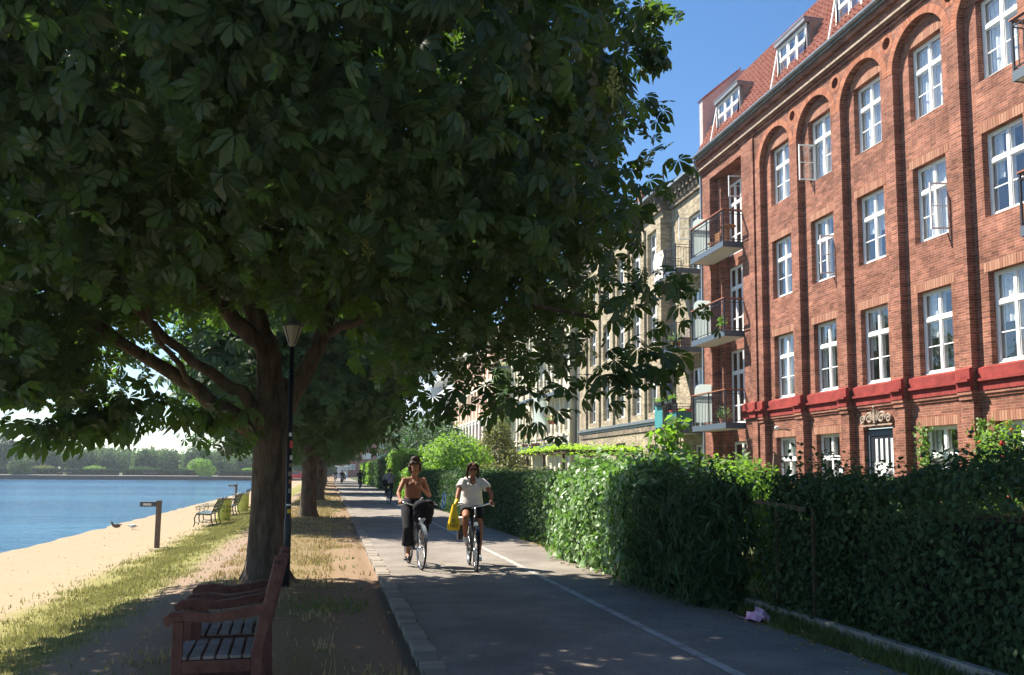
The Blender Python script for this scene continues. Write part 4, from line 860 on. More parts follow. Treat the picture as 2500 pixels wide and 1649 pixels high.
hedge('hedge', 'tall dense dark hedge filling the lower right corner', 5.0, 6.6, 3.2, 8.2, 1.66, 26000, .055, M['hedge_dark'], '-x+z+y', .22, lambda y: 1.6+.07*np.sin(y*2.3)+.04*np.sin(y*6.7), group='garden hedges along the path', ragged=.12, rnd=.3)
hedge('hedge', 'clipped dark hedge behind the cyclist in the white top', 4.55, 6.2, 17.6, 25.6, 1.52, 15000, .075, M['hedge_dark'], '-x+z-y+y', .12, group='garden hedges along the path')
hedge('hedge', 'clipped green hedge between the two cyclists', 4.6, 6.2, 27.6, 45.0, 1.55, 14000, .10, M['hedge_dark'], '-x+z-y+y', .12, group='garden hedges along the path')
hedge('hedge', 'yellow green lit hedge behind the shoulder of the cyclist in the brown top', 4.3, 6.0, 45.2, 52, 1.7, 6000, .14, M['bush'], '-x+z-y+y', .25, group='garden hedges along the path')
hedge('hedge', 'tall overgrown lime green hedge beside the cyclist in grey', 4.5, 7.5, 58, 68, 3.0, 6500, .2, M['bush'], '-x+z-y+y', .4, group='garden hedges along the path')
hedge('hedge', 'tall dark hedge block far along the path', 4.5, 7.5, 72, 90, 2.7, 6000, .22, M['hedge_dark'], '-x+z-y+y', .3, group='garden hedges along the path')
hedge('hedge', 'distant light green hedge at the far end of the path', 4.4, 7.5, 96, 125, 2.6, 6000, .26, M['bush'], '-x+z-y+y', .3, group='garden hedges along the path')
B = bush
B('shrub', 'sunlit bright green shrub rising above the leafy hedge before the yellow brick house', 'shrub', [(6.4,15.0,1.2,.9,1.0,.85),(6.9,13.9,1.2,.9,.9,.75),(5.8,14.2,1.15,.7,.9,.75),(5.4,15.0,1.2,.6,.8,.65),(6.5,12.9,1.15,.7,.7,.62)], 9500, .10, M['bush'], 'garden shrubs')
B('young_tree', 'young sapling with broad bright leaves rising from the bright hedge', 'sapling', [(6.2,15.0,2.0,.30,.3,.35),(6.0,15.0,2.25,.28,.25,.22),(6.35,15.1,2.5,.2,.2,.25),(6.3,15.0,1.7,.4,.3,.3)], 260, .17, M['bush'], 'garden shrubs', r0=.2)
B('climbing_plant', 'broad leaved vine spreading over the garden wall below the balcony bay', 'vine', [(7.6,15.6,1.15,.8,.8,.5),(8.7,16.9,1.25,.9,.6,.4),(7.0,14.3,1.0,.6,.7,.4)], 2600, .15, M['bush'], 'garden shrubs')
B('shrub', 'pale feathery shrub in sunlight in the gap between the hedges', 'shrub', [(5.3,9.6,.92,.36,.3,.42),(5.4,9.7,.45,.35,.3,.45)], 4200, .055, M['bush'], 'garden shrubs')  # bright leaf colour stands in for dappled sun in the gap
B('shrub', 'dark leafy shrub below the two lower windows of the red brick house', 'shrub', [(7.6,13.2,.85,1.0,.8,.55),(8.5,14.3,.85,.9,.8,.5)], 6500, .06, M['hedge'], 'garden shrubs')
B('shrub', 'spiky shrub growing before the dark street door', 'shrub', [(9.3,13.3,.95,.6,.6,.65),(8.2,12.0,.9,.7,.7,.55)], 5200, .06, M['hedge'], 'garden shrubs')
B('shrub', 'broad dark shrub at the right under the ivy covered pilaster', 'shrub', [(8.0,9.9,1.0,.8,.8,.62),(9.4,11.3,.95,.9,.9,.65),(7.3,8.8,1.15,.7,.7,.55)], 9000, .055, M['hedge_dark'], 'garden shrubs')
B('rose_bush', 'tall rose bush with red blooms at the right edge before the ground floor window', 'rose bush', [(11.7,13.0,1.95,.55,.6,.6),(11.4,12.8,1.4,.6,.6,.6)], 2600, .075, M['bush'], None, flowers=(M['rose'], 26, .045), r0=.3)
def ivy(lab, y, z0, z1, w_, n):
    P = np.c_[np.full(n, 14.86)+RS.normal(size=n)*.04, y+w_*RS.normal(size=n)*.5, z0+(z1-z0)*RS.rand(n)]
    r_ = thing('ivy', lab, 'ivy', (14.88, y, z0), 0, 'ivy on the brick pilasters'); leaves('foliage', P, np.c_[-np.ones(n), RS.normal(size=(n,2))*.6], .11, LEAF_Q, M['bush'], r_, True, down=1.5)
    b_ = MB(); b_.tube([(14.9,y,0),(14.9,y+.05,z0+.5),(14.9,y-.03,z1-.1)], .012, 5); b_.build('stem', M['stem'], r_, True)
ivy('leafy ivy climbing the pilaster right of the street door', 19.45, .4, 2.9, .26, 420)
ivy('leafy ivy climbing the pilaster beside the rose bush', 17.3, .4, 2.95, .4, 620)
B('shrub', 'round green bush before the cream house pergola', 'shrub', [(8.2,36,.9,1.8,2.2,1.0),(7.2,39,1.0,1.4,2.4,1.0)], 4500, .13, M['bush_rust'], 'garden shrubs')
B('shrub', 'tall reddish flowering bush in front of the pink and white house', 'shrub', [(9.0,47,2.5,1.3,1.6,1.3),(9.6,46,1.8,1.2,1.6,1.1),(9.0,47,3.7,.8,1.0,.9)], 5200, .17, M['bush_rust'], 'garden shrubs')
B('shrub', 'large green bush above the clipped hedge between the cyclists', 'shrub', [(7.2,50,2.3,2.0,2.6,1.6),(6.6,42,1.9,1.4,2.5,1.2)], 6500, .16, M['bush'], 'garden shrubs')
B('garden_tree', 'small dark garden tree behind the cyclist in grey', 'tree', [(8.0,68,3.6,2.6,3,2.4),(9.5,74,3.0,2.4,3,2.2)], 4500, .26, M['hedge_dark'], 'garden trees')
B('garden_tree', 'feathery light green tree before the blue awnings', 'tree', [(10.3,74,4.4,1.9,2.2,1.8),(11.2,70,3.2,1.6,1.8,1.5)], 1500, .2, M['bush'], 'garden trees', r0=.2)
B('garden_tree', 'dark leafy tree by the distant brick block', 'tree', [(8.0,98,4.6,3.0,4,3.0),(11,104,5.5,3.0,4,3.2)], 4500, .34, M['hedge_dark'], 'garden trees')
B('balcony_vine', 'hanging vine beside the balconies of the pink and white house', 'vine', [(14.2,71.6,6.0,.9,1.2,2.2),(14.3,72.0,9.5,.9,1.2,1.8)], 2600, .2, M['hedge'], None, stem=False)
pg = thing('pergola', 'garden pergola with lime green vine before the cream house', 'pergola', (11.5,40,0)); b = MB()
for x in (10.0,13.2):
    for y in (36.5,40,43.5): b.box(x-.06,x+.06,y-.06,y+.06,0,2.45)
for y in np.arange(36.3,44,.75): b.box(9.7,13.6,y-.03,y+.03,2.5,2.6)
for x in (10.0,13.2): b.box(x-.05,x+.05,36,44,2.42,2.499)
b.build('timber_frame', M['stem'], pg, True)
P = np.c_[9.6+4.2*RS.rand(3600), 35.9+8.4*RS.rand(3600), 2.66+.09*RS.normal(size=3600)]; leaves('vine_foliage', P, np.c_[RS.normal(size=(3600,2))*.5, np.ones(3600)], .15, LEAF_Q, M['lime'], pg, True)
# wire fence with posts in front of the ivy hedge
fe = thing('wire_fence', 'rusty wire mesh fence with thin posts and a top rail before the dark ivy hedge', 'fence', (4.95,9.5,0))
for y in (8.2, 8.95): b = MB(); b.box(4.93,4.96,y,y+.03,0,1.22); b.build('post', M['stem'], fe, True)
b = MB()
for k in range(-12, 60): y = 6.0+.12*k; b.tube([(4.93,max(8.3,y),.12+max(0,8.3-y)),(4.93,min(10.2,y+1.0),.12+min(1.0,10.2-y))], .0011, 3, False) if 7.4 < y < 9.1 else None
for k in range(-12, 60): y = 6.0+.12*k; b.tube([(4.932,max(8.3,y),1.12-max(0,8.3-y)),(4.932,min(10.2,y+1.0),1.12-min(1.0,10.2-y))], .0011, 3, False) if 7.4 < y < 9.1 else None
b.build('wire_mesh', M['stem'], fe, True)
b = MB(); b.bar((4.9,8.3,1.2),(4.9,9.35,1.25),.03,.05); b.build('top_rail', M['plank'], fe, True)
# garden wall, leaning planks, bracket
gw = MB(); gw.box(9.6,9.95,14.3,16.4,0,1.12); gw.box(9.55,10.0,14.25,16.45,1.12,1.2); tag(gw.build('garden_wall', M['concrete'], bevel=.02), 'low stone garden wall under the broad leaved vine', 'wall')
b = MB(); b.bar((12.95,23.8,0),(13.35,24.1,2.2),.22,.06,(0,1,0)); tag(b.build('leaning_plank', M['plank'], bevel=.01), 'weathered grey plank leaning before the red brick house', 'plank')
b = MB()
for k in range(14): b.bar((13.4+.03*(k%2),26.0,.5+.16*k),(13.43-.03*(k%2),26.0,.66+.16*k),.13+.05*(k%3),.07,(0,1,0))
tag(b.build('carved_post', M['plank']), 'carved dark brown wooden post behind the leaning plank', 'post')
b = MB(); b.tube([(14.9,26.0,3.05),(14.7,26.0,3.08),(14.45,26.0,3.06)], .03, 6)
cam_ = thing('wall_lamp', 'small white lamp on a bracket above the ground floor window', 'lamp', (14.9,26.0,3.0)); b.build('bracket', M['stone'], cam_, True)  # camera on a wall bracket, not a light source
b = MB(); b.ell((14.42,26.0,3.12), (.09,.07,.07), 8, 6); b.build('lamp_head', M['white'], cam_, True)
gl = thing('globe_lamp', 'round white globe lamp on a short post before the dark street door', 'lamp', (14.0,19.7,0)); b = MB(); b.tube([(14.0,19.7,0),(14.0,19.7,1.5)], .035, 8); b.build('post', M['dark_metal'], gl, True)
b = MB(); b.ell((14.0,19.7,1.62), .15, 16, 12); b.build('globe', M['white'], gl, True, smooth=True)
b = MB(); b.box(14.85,14.93,23.0,23.18,1.62,1.85); tag(b.build('letter_box', M['white'], bevel=.01), 'small white box fixed to the brick pilaster left of the street door', 'box')
# litter
n_ = 13; V = []; 
lb = MB()
g_ = [[(4.40+.042*i+.015*RS.normal(), 8.48+.042*j+.02*RS.normal(), .02+max(0,.13*math.exp(-((i-3)**2+(j-4)**2)/6.)+.022*RS.normal())) for j in range(9)] for i in range(8)]
for i in range(7):
    for j in range(8): lb.poly([g_[i][j],g_[i+1][j],g_[i+1][j+1],g_[i][j+1]])
tag(lb.build('litter_bag', M['pink_bag']), 'crumpled pink plastic bag lying by the hedge verge', 'litter')
# ------------------------------------------------------------------ lamp posts
def lamppost(lab, x, y, h, mt, head=True, stick=True, r=.05, lean=0):
    t_ = thing('street_lamp', lab, 'street lamp', (x,y,0), 0, 'lamp posts along the verge'); b = MB(); b.tube([(0,0,0),(0,0,.9),(0,0,.92),(lean,0,h)], [r*1.3,r*1.25,r,r*.85], 14); b.build('post', mt, t_, smooth=True)
    if head:
        b = MB(); b.lathe((lean,0,h), [(.03,-.05),(.05,0),(.13,.22),(.14,.24)], 8); hd = b.build('lantern', M['lampglass'], t_)
        b = MB(); b.lathe((lean,0,h+.241), [(.15,0),(.14,.03),(.05,.10),(.02,.14)], 8); b.build('lantern_cap', M['zinc'], t_)
        b = MB()
        for k in range(4): a = PI/4+PI/2*k; b.tube([(lean+.05*math.cos(a),.05*math.sin(a),h),(lean+.14*math.cos(a),.14*math.sin(a),h+.24)], .007, 4)
        b.build('lantern_frame', M['dark_metal'], t_)
    if stick:
        for (z, a, w_, hh, c) in [(2.02,-80,.04,.05,'white'),(1.86,-55,.05,.10,'coral'),(1.7,-50,.045,.06,'soffit'),(1.6,-60,.05,.05,'concrete'),(1.48,-65,.06,.06,'stone'),(1.38,-60,.05,.05,'terracotta'),(1.08,-85,.07,.02,'white'),(.98,-70,.055,.055,'yellow'),(1.25,-70,.04,.06,'concrete')]:
            b = MB(); aa = math.radians(a); rr = r*1.0+.003 if z > .92 else r*1.3+.003
            q = [(rr*math.cos(aa+s_*w_/rr/2), rr*math.sin(aa+s_*w_/rr/2)) for s_ in (-1,-.33,.33,1)]; lx = lean*(z-.92)/(h-.92)
            for u, v in zip(q[:-1], q[1:]): b.poly([(u[0]+lx,u[1],z),(v[0]+lx,v[1],z),(v[0]+lx,v[1],z+hh),(u[0]+lx,u[1],z+hh)])
            b.build('sticker', M[c], t_)
    return t_
lamppost('black lamp post covered in small stickers close behind the big chestnut trunk', -.53, 12.2, 3.3, M['dark_metal'], r=.04, lean=-.03)
lamppost('bluish grey lamp post behind the second chestnut trunk', -.72, 38, 3.55, M['slate_metal'], stick=False, r=.09)
# ------------------------------------------------------------------ wooden armchairs in the foreground
def armchair(lab, y0, w_):
    t_ = thing('wooden_armchair', lab, 'armchair', (-.635,y0+w_/2,0), math.radians(2.5), 'red painted wooden armchairs beside the trunk')
    m_ = M['red_wood']; hw = w_/2-.03; xf, xb = -.24, .22
    for s_ in (-1, 1):
        b = MB(); b.bar((xf,s_*hw,0),(xf,s_*hw,.64),.062,.05,(0,1,0)); b.build('leg', m_, t_, bevel=.006)
        b = MB(); b.bar((xb+.02,s_*hw,0),(xb,s_*hw,.45),.066,.055,(0,1,0)); b.bar((xb,s_*hw,.44),(xb+.115,s_*hw,.97),.066,.055,(0,1,0)); b.build('back_post', m_, t_, bevel=.006)
        b = MB(); pts = [(xf-.075,.625),(xf-.085,.66),(xf-.05,.692),(xf+.05,.70),(xf+.18,.682),(xf+.32,.70),(xb+.05,.735)]; lo = [(xf-.06,.612),(xf-.05,.612),(xf-.03,.64),(xf+.05,.645),(xf+.18,.628),(xf+.32,.642),(xb+.04,.675)]
        for a, c, d, e in zip(pts[:-1], pts[1:], lo[:-1], lo[1:]):
            for yy in (-.033, .033): q = [(a[0],s_*hw+yy,a[1]),(c[0],s_*hw+yy,c[1]),(e[0],s_*hw+yy,e[1]),(d[0],s_*hw+yy,d[1])]; b.poly(q if yy < 0 else q[::-1])
            b.poly([(a[0],s_*hw-.033,a[1]),(a[0],s_*hw+.033,a[1]),(c[0],s_*hw+.033,c[1]),(c[0],s_*hw-.033,c[1])]); b.poly([(d[0],s_*hw+.033,d[1]),(d[0],s_*hw-.033,d[1]),(e[0],s_*hw-.033,e[1]),(e[0],s_*hw+.033,e[1])])
        a, d = pts[0], lo[0]; b.poly([(a[0],s_*hw-.033,a[1]),(d[0],s_*hw-.033,d[1]),(d[0],s_*hw+.033,d[1]),(a[0],s_*hw+.033,a[1])]); b.build('armrest', m_, t_)
        b = MB(); b.box(xf+.03,xb-.03,s_*hw-.02,s_*hw+.02,.33,.405); b.box(xf+.03,xb-.03,s_*hw-.015,s_*hw+.015,.12,.16); b.build('side_rail', m_, t_, bevel=.004)
    b = MB()
    for k in range(6): x = xf-.005+.078*k; b.box(x,x+.062,-hw-.02,hw+.02,.41,.432)
    b.build('seat', M['seat_wood'], t_, bevel=.004)
    b = MB()
    for z in (.50,.90): b.bar((xb+.012+(z-.45)*.22,-hw,z),(xb+.012+(z-.45)*.22,hw,z),.035,.08)
    for k in range(6): y = -hw+.06+(2*hw-.12)*k/5; b.bar((xb+.02,y,.52),(xb+.105,y,.88),.05,.018,(0,1,0))
    b.build('backrest', m_, t_, bevel=.004)
    b = MB(); b.box(xf-.015,xf+.015,-hw+.03,hw-.03,.33,.405); b.box(xb+.0,xb+.03,-hw+.03,hw-.03,.33,.405); b.build('apron', m_, t_); return t_
armchair('dark red wooden armchair nearest the camera, seat facing the lake', 5.6, .58)
armchair('dark red wooden armchair standing directly behind the nearest one', 6.38, .56)
# ------------------------------------------------------------------ iron park benches on the sand
def iron_bench(L=2.0):
    t_ = thing('park_bench', '', 'bench', (0,0,0), 0, 'iron park benches along the lake')
    for y in (0, L/2, L):
        b = MB()
        b.tube([(-.33,y,0),(-.29,y,.12),(-.31,y,.28),(-.26,y,.40),(-.1,y,.415),(.1,y,.39),(.2,y,.40),(.27,y,.55),(.33,y,.72),(.43,y,.90),(.47,y,.92)], [.017,.018,.02,.024,.022,.022,.024,.022,.02,.02,.03], 7)
        b.tube([(.2,y,.40),(.22,y,.2),(.30,y,0)], [.022,.019,.017], 7); b.tube([(-.29,y,.13),(0,y,.15),(.23,y,.13)], .011, 6)
        c = [(-.22-.085*(1-k/22*.8)*math.cos(k*.42+.3), y, .60+.085*(1-k/22*.8)*math.sin(k*.42+.3)) for k in range(22)]
        b.tube(c, .011, 6); b.tube([(-.26,y,.40),(-.15,y,.50),(-.145,y,.58)], .013, 6); b.tube([(-.2,y,.685),(.1,y,.665),(.3,y,.67)], .012, 6); b.build('cast_side', M['iron'], t_, smooth=True)
    b = MB()
    for k in range(5): x = -.27+.095*k; b.box(x,x+.078,-.04,L+.04,.428-.008*k+(.012 if k > 3 else 0),.45-.008*k+(.012 if k > 3 else 0))
    b.build('seat', M['slat_pale'], t_, bevel=.006); b = MB()
    for k in range(3): f = .52+.135*k; x = .255+(f-.52)*.42; b.bar((x,-.04,f),(x,L+.04,f),.03,.105,(.35,0,1))
    b.build('backrest', M['iron'], t_, bevel=.006); b = MB(); b.tube([(-.02,0,.14),(.0,L,.14)], .01, 6); b.build('tie_bar', M['iron'], t_); return t_
pb = iron_bench(); LB = ['nearest iron park bench on the sand, beside the yellow green litter bin','second iron park bench, between the two litter bins','third iron park bench on the sand, just left of the big trunk','iron park bench further along the shore, seen right of the big trunk']
for i, (x, y) in enumerate([(-3.95,29.9),(-3.98,36.6),(-4.35,44.6),(-4.0,66)]):
    o = pb if i == 0 else copy_tree(pb); o.location = (x,y,-.30); o['label'] = LB[i]
def text(name, body, size, m, parent, loc, rot, ext=.002, ax='CENTER'):
    c = bpy.data.curves.new(name, 'FONT'); c.body = body; c.size = size; c.extrude = ext; c.align_x = ax; c.materials.append(m); o = bpy.data.objects.new(name, c); COL.objects.link(o); o.parent = parent; o.location = loc; o.rotation_euler = rot; return o
def txtmesh(name, body, size, m, parent, loc, rot):
    o = text(name+'_curve', body, size, m, parent, (0,0,0), (0,0,0), .0015); dg = bpy.context.evaluated_depsgraph_get(); dg.update(); me = bpy.data.meshes.new_from_object(o.evaluated_get(dg)); bpy.data.objects.remove(o)
    me.materials.clear(); me.materials.append(m); k = bpy.data.objects.new(name, me); COL.objects.link(k); k.parent = parent; k.location = loc; k.rotation_euler = rot; return k
def litterbin(lab, x, y, rim=False, word=True):
    t_ = thing('litter_bin', lab, 'litter bin', (x,y,-.3), 0, 'round litter bins on the sand'); b = MB(); b.lathe((0,0,0), [(.225,.02),(.24,.05),(.255,.3),(.262,.5),(.255,.72),(.25,.8)], 24); b.build('drum', M['bin'], t_, smooth=False)
    b = MB(); b.lathe((0,0,0), [(.262,.79),(.27,.8),(.27,.83),(.24,.84)], 24); b.build('rim', M['zinc' if rim else 'post_brown'], t_); b = MB(); b.lathe((0,0,0), [(.22,-.02),(.235,.03)], 20); b.build('foot', M['dark_metal'], t_)
    if word:
        for s_, z in (('REN',.48),('KBH',.33)):
            for k, ch in enumerate(s_):
                a = math.radians(-58+(k-1)*27); txtmesh('lettering', ch, .15, M['dark_metal'], t_, (.262*math.cos(a),.262*math.sin(a),z), (PI/2,0,a+PI/2))
litterbin('yellow green litter bin lettered REN KBH beside the nearest park bench', -3.72, 33.2); litterbin('green litter bin with a pale rim beside the second park bench', -3.75, 40.6, True, False)
def lowpost(lab, x, y, z):
    t_ = thing('low_post', lab, 'post', (x,y,z), 0, 'low wooden posts with side boxes'); b = MB(); b.box(-.055,.055,-.055,.055,0,1.12); b.build('post', M['post_brown'], t_, bevel=.008)
    b = MB(); b.box(-.42,-.057,-.07,.07,.97,1.09); b.build('side_box', M['slate_metal'], t_, bevel=.012); b = MB(); b.box(-.34,-.16,-.074,-.0705,1.0,1.05); b.build('plate', M['soffit'], t_)
lowpost('brown wooden post with a small box standing alone on the sand', -3.95, 22.0, -.3); lowpost('smaller distant wooden post with a box behind the park benches', -5.1, 51, -.34)
# birds
DK = dk = thing('duck', 'brown duck resting at the water edge', 'duck', (-7.0,31.6,-.42)); b = MB(); b.ell((0,0,.1),(.2,.1,.1),14,10); b.tube([(-.14,0,.12),(-.2,0,.2),(-.21,0,.26)],[.06,.04,.035],8); b.ell((-.22,0,.28),(.055,.042,.042),10,8); b.tube([(.16,0,.13),(.27,0,.16)],[.05,.008],6); b.build('body', M['duck'], dk, smooth=True)
b = MB(); b.tube([(-.26,0,.27),(-.33,0,.262)],[.02,.01],6); b.build('bill', M['yellow'], dk); b = MB(); b.ell((.04,-.085,.12),(.13,.02,.06),10,6); b.build('wing', M['post_brown'], dk, smooth=True); dk.scale = (.68,)*3
gu = thing('gull', 'white gull standing on the sand beside the duck', 'gull', (-6.15,30.0,-.39)); b = MB(); b.ell((0,0,.16),(.17,.075,.075),14,10); b.ell((-.17,0,.21),(.05,.04,.042),10,8); b.tube([(.12,0,.17),(.26,0,.16)],[.04,.008],6); b.build('body', M['gull'], gu, smooth=True)
for y in (-.03,.03): b = MB(); b.tube([(0,y,0),(0,y,.1)], .006, 5); b.build('leg', M['coral'], gu)
b = MB(); b.tube([(-.21,0,.205),(-.26,0,.195)],[.012,.006],6); b.build('bill', M['yellow'], gu); b = MB(); b.ell((.04,-.06,.18),(.14,.02,.045),10,6); b.build('wing', M['zinc'], gu, smooth=True); gu.scale = (.72,)*3
# ------------------------------------------------------------------ far shore
import bisect
qa = thing('quay_wall', 'long low dark stone quay wall across the lake', 'quay', (-40,171,-.45)); L = MB()
def Q(s_, d): return (-56.4+.968*s_-.25*d, 166.8+.25*s_+.968*d)
def qbox(mb, s0, s1, d0, d1, z0, z1):
    P = [Q(s0,d0),Q(s1,d0),Q(s1,d1),Q(s0,d1)]; b_ = len(mb.v); mb.v += [(p[0],p[1],z0) for p in P]+[(p[0],p[1],z1) for p in P]
    for q in ((3,2,1,0),(4,5,6,7),(0,1,5,4),(1,2,6,5),(2,3,7,6),(3,0,4,7)): mb.face(tuple(b_+i for i in q))
qbox(L, -200, 51, 0, .5, -1, .28); L.build('stone_face', M['post_brown'], qa, True); L = MB(); qbox(L, -200, 51, -.08, .6, .281, .38); L.build('coping', M['concrete'], qa, True); L = MB(); qbox(L, -200, 51, -.5, -.001, -.9, -.36); L.build('footing', M['concrete'], qa, True)
M['promenade'] = mat('promenade_gravel', (.50,.41,.30), .95, var=.1, vscale=1)
L = MB(); qbox(L, -300, 53, .6, 14, -1, .34); tag(L.build('promenade', M['promenade']), kind='structure')
L = MB(); qbox(L, -300, 53, 14.001, 400, -1, .33); M['farlawn'] = mat('far_lawn', (.10,.14,.05), .95, var=.3, vscale=.3); tag(L.build('lawn', M['farlawn']), kind='structure')
FH = [(-78,-62),(-58,-44),(-41.5,-34),(-30,-19),(-18,-11.5),(-11,9.5),(10,19.5),(20,37),(38,46)]
ad = ['leftmost','second from left','third from left','fourth from left','middle','fifth from right','third from right','second from right','rightmost']
hs = ['seen at the left edge of the photo','below the big round-topped far tree','left of the round dark bush','right of the round dark bush','behind empty gravel','behind two far benches','behind one far bench','beside the bright round bush','ending near the green bin']
for i, (a, c) in enumerate(FH):
    for_h = MB(); q0 = Q(a, 13.6 if i % 2 else 11.5); root = thing('hedge', 'low clipped hedge on the far shore, '+hs[i], 'hedge', (q0[0],q0[1],.34), math.atan2(.25,.968), 'low hedges across the lake')
    n = int((c-a)*70); P = np.c_[RS.rand(n)*(c-a), RS.rand(n)*.8*(RS.rand(n) > .4), RS.rand(n)*1.15]; P[:,2] = np.where(P[:,1] > 0, 1.15, P[:,2]); leaves('foliage', P, np.c_[RS.normal(size=n)*.4,-np.ones(n),np.ones(n)*.5], .22, LEAF_Q, M['hedge_dark'], root); for_h.box(.1,c-a-.1,.1,.8,0,1.05); for_h.build('branches', M['core'], root)  # dark inner box added to stop light passing through
fb = ['leftmost far bench across the lake','far bench left of the round dark bush','far bench right of centre, first of a pair','far bench right of centre, second of a pair','far bench near the bright round bush']
for i, s_ in enumerate((-55,-10.5+0,-9.5+13,12.5+0,26.5)):
    s_ = [-57.5,-24.5,5.0,11.0,26.0][i]; o = copy_tree(pb); q0 = Q(s_, 9.5); o.location = (q0[0],q0[1],.34); o.rotation_euler = (0,0,math.radians(90+14)); o.scale = (1.15,1.15,1.15); o['label'] = fb[i]; o['group'] = 'benches on the far shore'
def fartree(seed, w_, h_, n=1700):
    tt = thing('far_tree', '', 'tree', (0,0,0), 0, 'trees across the lake'); b = MB(); limb(b, [(0,0,-.3),(0,.1,1.6),(.2,0,h_*.75)], .22, .06, 7); limb(b, [(0,0,1.5),(w_*.4,0,h_*.6)], .1, .04, 6); limb(b, [(0,0,1.4),(-w_*.4,.2,h_*.6)], .1, .04, 6); b.build('trunk', M['bark'], tt)
    e = [(0,0,h_*.62,w_*.8,w_*.8,h_*.38),(w_*.5,0,h_*.45,w_*.55,w_*.6,h_*.3),(-w_*.5,.3,h_*.48,w_*.55,w_*.6,h_*.3),(0,-.6,h_*.3,w_*.8,w_*.6,h_*.25)]
    crown('crown', e, n//5, 8, .62, LEAF_Q, M['far_leaf'], tt, .55, None, .55); return tt
protos = [fartree(1, 4.2, 9.6, 2200), fartree(2, 4.6, 7.2), fartree(3, 3.6, 6.6), fartree(4, 5.4, 6.4)]
FT = [(0,-4,40,1.06,'big tall round-topped tree across the lake'),(1,-26,34,.9,'far tree at the left edge of the photo'),(3,-14,46,1.0,'far tree just left of the tall round-topped one'),(2,5.5,33,.95,'far tree right of the tall round-topped one'),(1,12,38,1.0,'far tree behind the round dark bush'),(3,19,44,1.0,'far tree right of the round dark bush'),(2,25,30,.9,'pale far tree beside the middle lamp post'),(1,31,48,.95,'far tree in the middle of the far shore'),(2,36,33,1.05,'far tree right of the middle lamp post'),(3,42,42,1.0,'broad far tree above the pair of far benches'),(1,48,34,.9,'far tree left of the bright round bush'),(3,55,46,1.0,'far tree behind the bright round bush'),(2,61,36,.9,'far tree right of the bright round bush'),(1,68,44,1.0,'far tree beside the big trunk'),(3,-38,60,1.2,'far tree beyond the left edge trees'),(0,75,60,.8,'far tree seen right of the big trunk')]
usd = {}
for k_, s_, d, sc, lab in FT:
    o = protos[k_] if k_ not in usd else copy_tree(protos[k_]); usd[k_] = 1; q0 = Q(s_, d); o.location = (q0[0],q0[1],.3); o.scale = (sc,)*3; o.rotation_euler = (0,0,s_*1.7); o['label'] = lab
qq = Q(2,9); B('shrub', 'round dark bush on the far shore', 'bush', [(qq[0],qq[1],1.9,1.75,1.6,1.75),(qq[0]+.5,qq[1],1.2,1.9,1.6,1.2)], 2600, .24, M['hedge_dark'], 'bushes on the far shore')
qq = Q(34,7); B('shrub', 'bright green spreading bush on the far shore', 'bush', [(qq[0],qq[1],2.7,2.2,1.6,1.3),(qq[0]+1.0,qq[1],1.5,2.0,1.5,1.4),(qq[0]-1.6,qq[1],2.4,1.0,1.2,.9)], 3000, .26, M['bush'], 'bushes on the far shore')
qq = Q(-5.5,16); B('shrub', 'rust red bush on the far shore', 'bush', [(qq[0],qq[1],1.3,1.8,1.2,1.0)], 900, .26, M['bush_rust'], 'bushes on the far shore')
for s_, lb_, m_ in ((-13,'light green bush left of the rust red one','bush'),(6,'yellowish bush by the far hedges','bush_rust'),(15,'low bright bush above the far hedges','bush'),(24,'low green bush near the middle of the far shore','far_leaf'),(46,'light bush near the green bin','bush')):
    qq = Q(s_,18); B('shrub', lb_, 'bush', [(qq[0],qq[1],1.3,2.4,1.2,.95)], 900, .26, M[m_], 'bushes on the far shore')
for s_, d, h_, lb_ in ((-9.5,22,7.2,'twin headed lamp post before the far office building'),(9.3,22,5.6,'lamp post left of the middle of the far shore'),(21.5,22,6.6,'tall lamp post in the middle of the far shore')):
    qq = Q(s_, d); t_ = thing('street_lamp', lb_, 'street lamp', (qq[0],qq[1],.3), 0, 'lamp posts on the far shore'); b = MB(); b.tube([(0,0,0),(0,0,h_)], [.09,.05], 7); b.tube([(-.6,0,h_+.05),(.6,0,h_+.05)], .035, 5); b.build('post', M['dark_metal'], t_)
    for sx in (-.6,.6): b = MB(); b.ell((sx,0,h_+.0),(.22,.16,.14),8,6); b.build('lamp_head', M['zinc'], t_)
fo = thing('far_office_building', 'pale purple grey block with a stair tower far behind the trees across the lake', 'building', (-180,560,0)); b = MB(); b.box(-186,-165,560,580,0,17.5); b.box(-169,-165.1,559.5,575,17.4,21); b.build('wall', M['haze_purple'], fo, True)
b = MB()
for r in range(4): b.box(-185,-166,559.8,559.99,4+3.4*r,5.6+3.4*r)
b.build('window_bands', M['slate'], fo, True)
b = MB(); qq = Q(45.5,5); b.box(qq[0]-.5,qq[0]+.5,qq[1]-.4,qq[1]+.4,.34,1.9); gb = thing('green_cabinet', 'small green cabinet at the right end of the far shore', 'cabinet', (qq[0],qq[1],.34)); b.build('body', M['teal'], gb, True); b = MB(); b.box(qq[0]-.6,qq[0]+.6,qq[1]-.5,qq[1]+.5,1.9,2.05); b.build('roof', M['slate_metal'], gb, True)
n_ = 16000; sx_ = -130+230*RS.rand(n_); top_ = 4.6+1.6*noise3(np.c_[sx_,sx_*0,sx_*0],.12)+1.2*noise3(np.c_[sx_,sx_*0,sx_*0],.5,3); zz_ = .3+RS.rand(n_)**.7*top_*1.15; qd = 62+10*RS.rand(n_); P = np.c_[-56.4+.968*sx_-.25*qd, 166.8+.25*sx_+.968*qd, zz_]
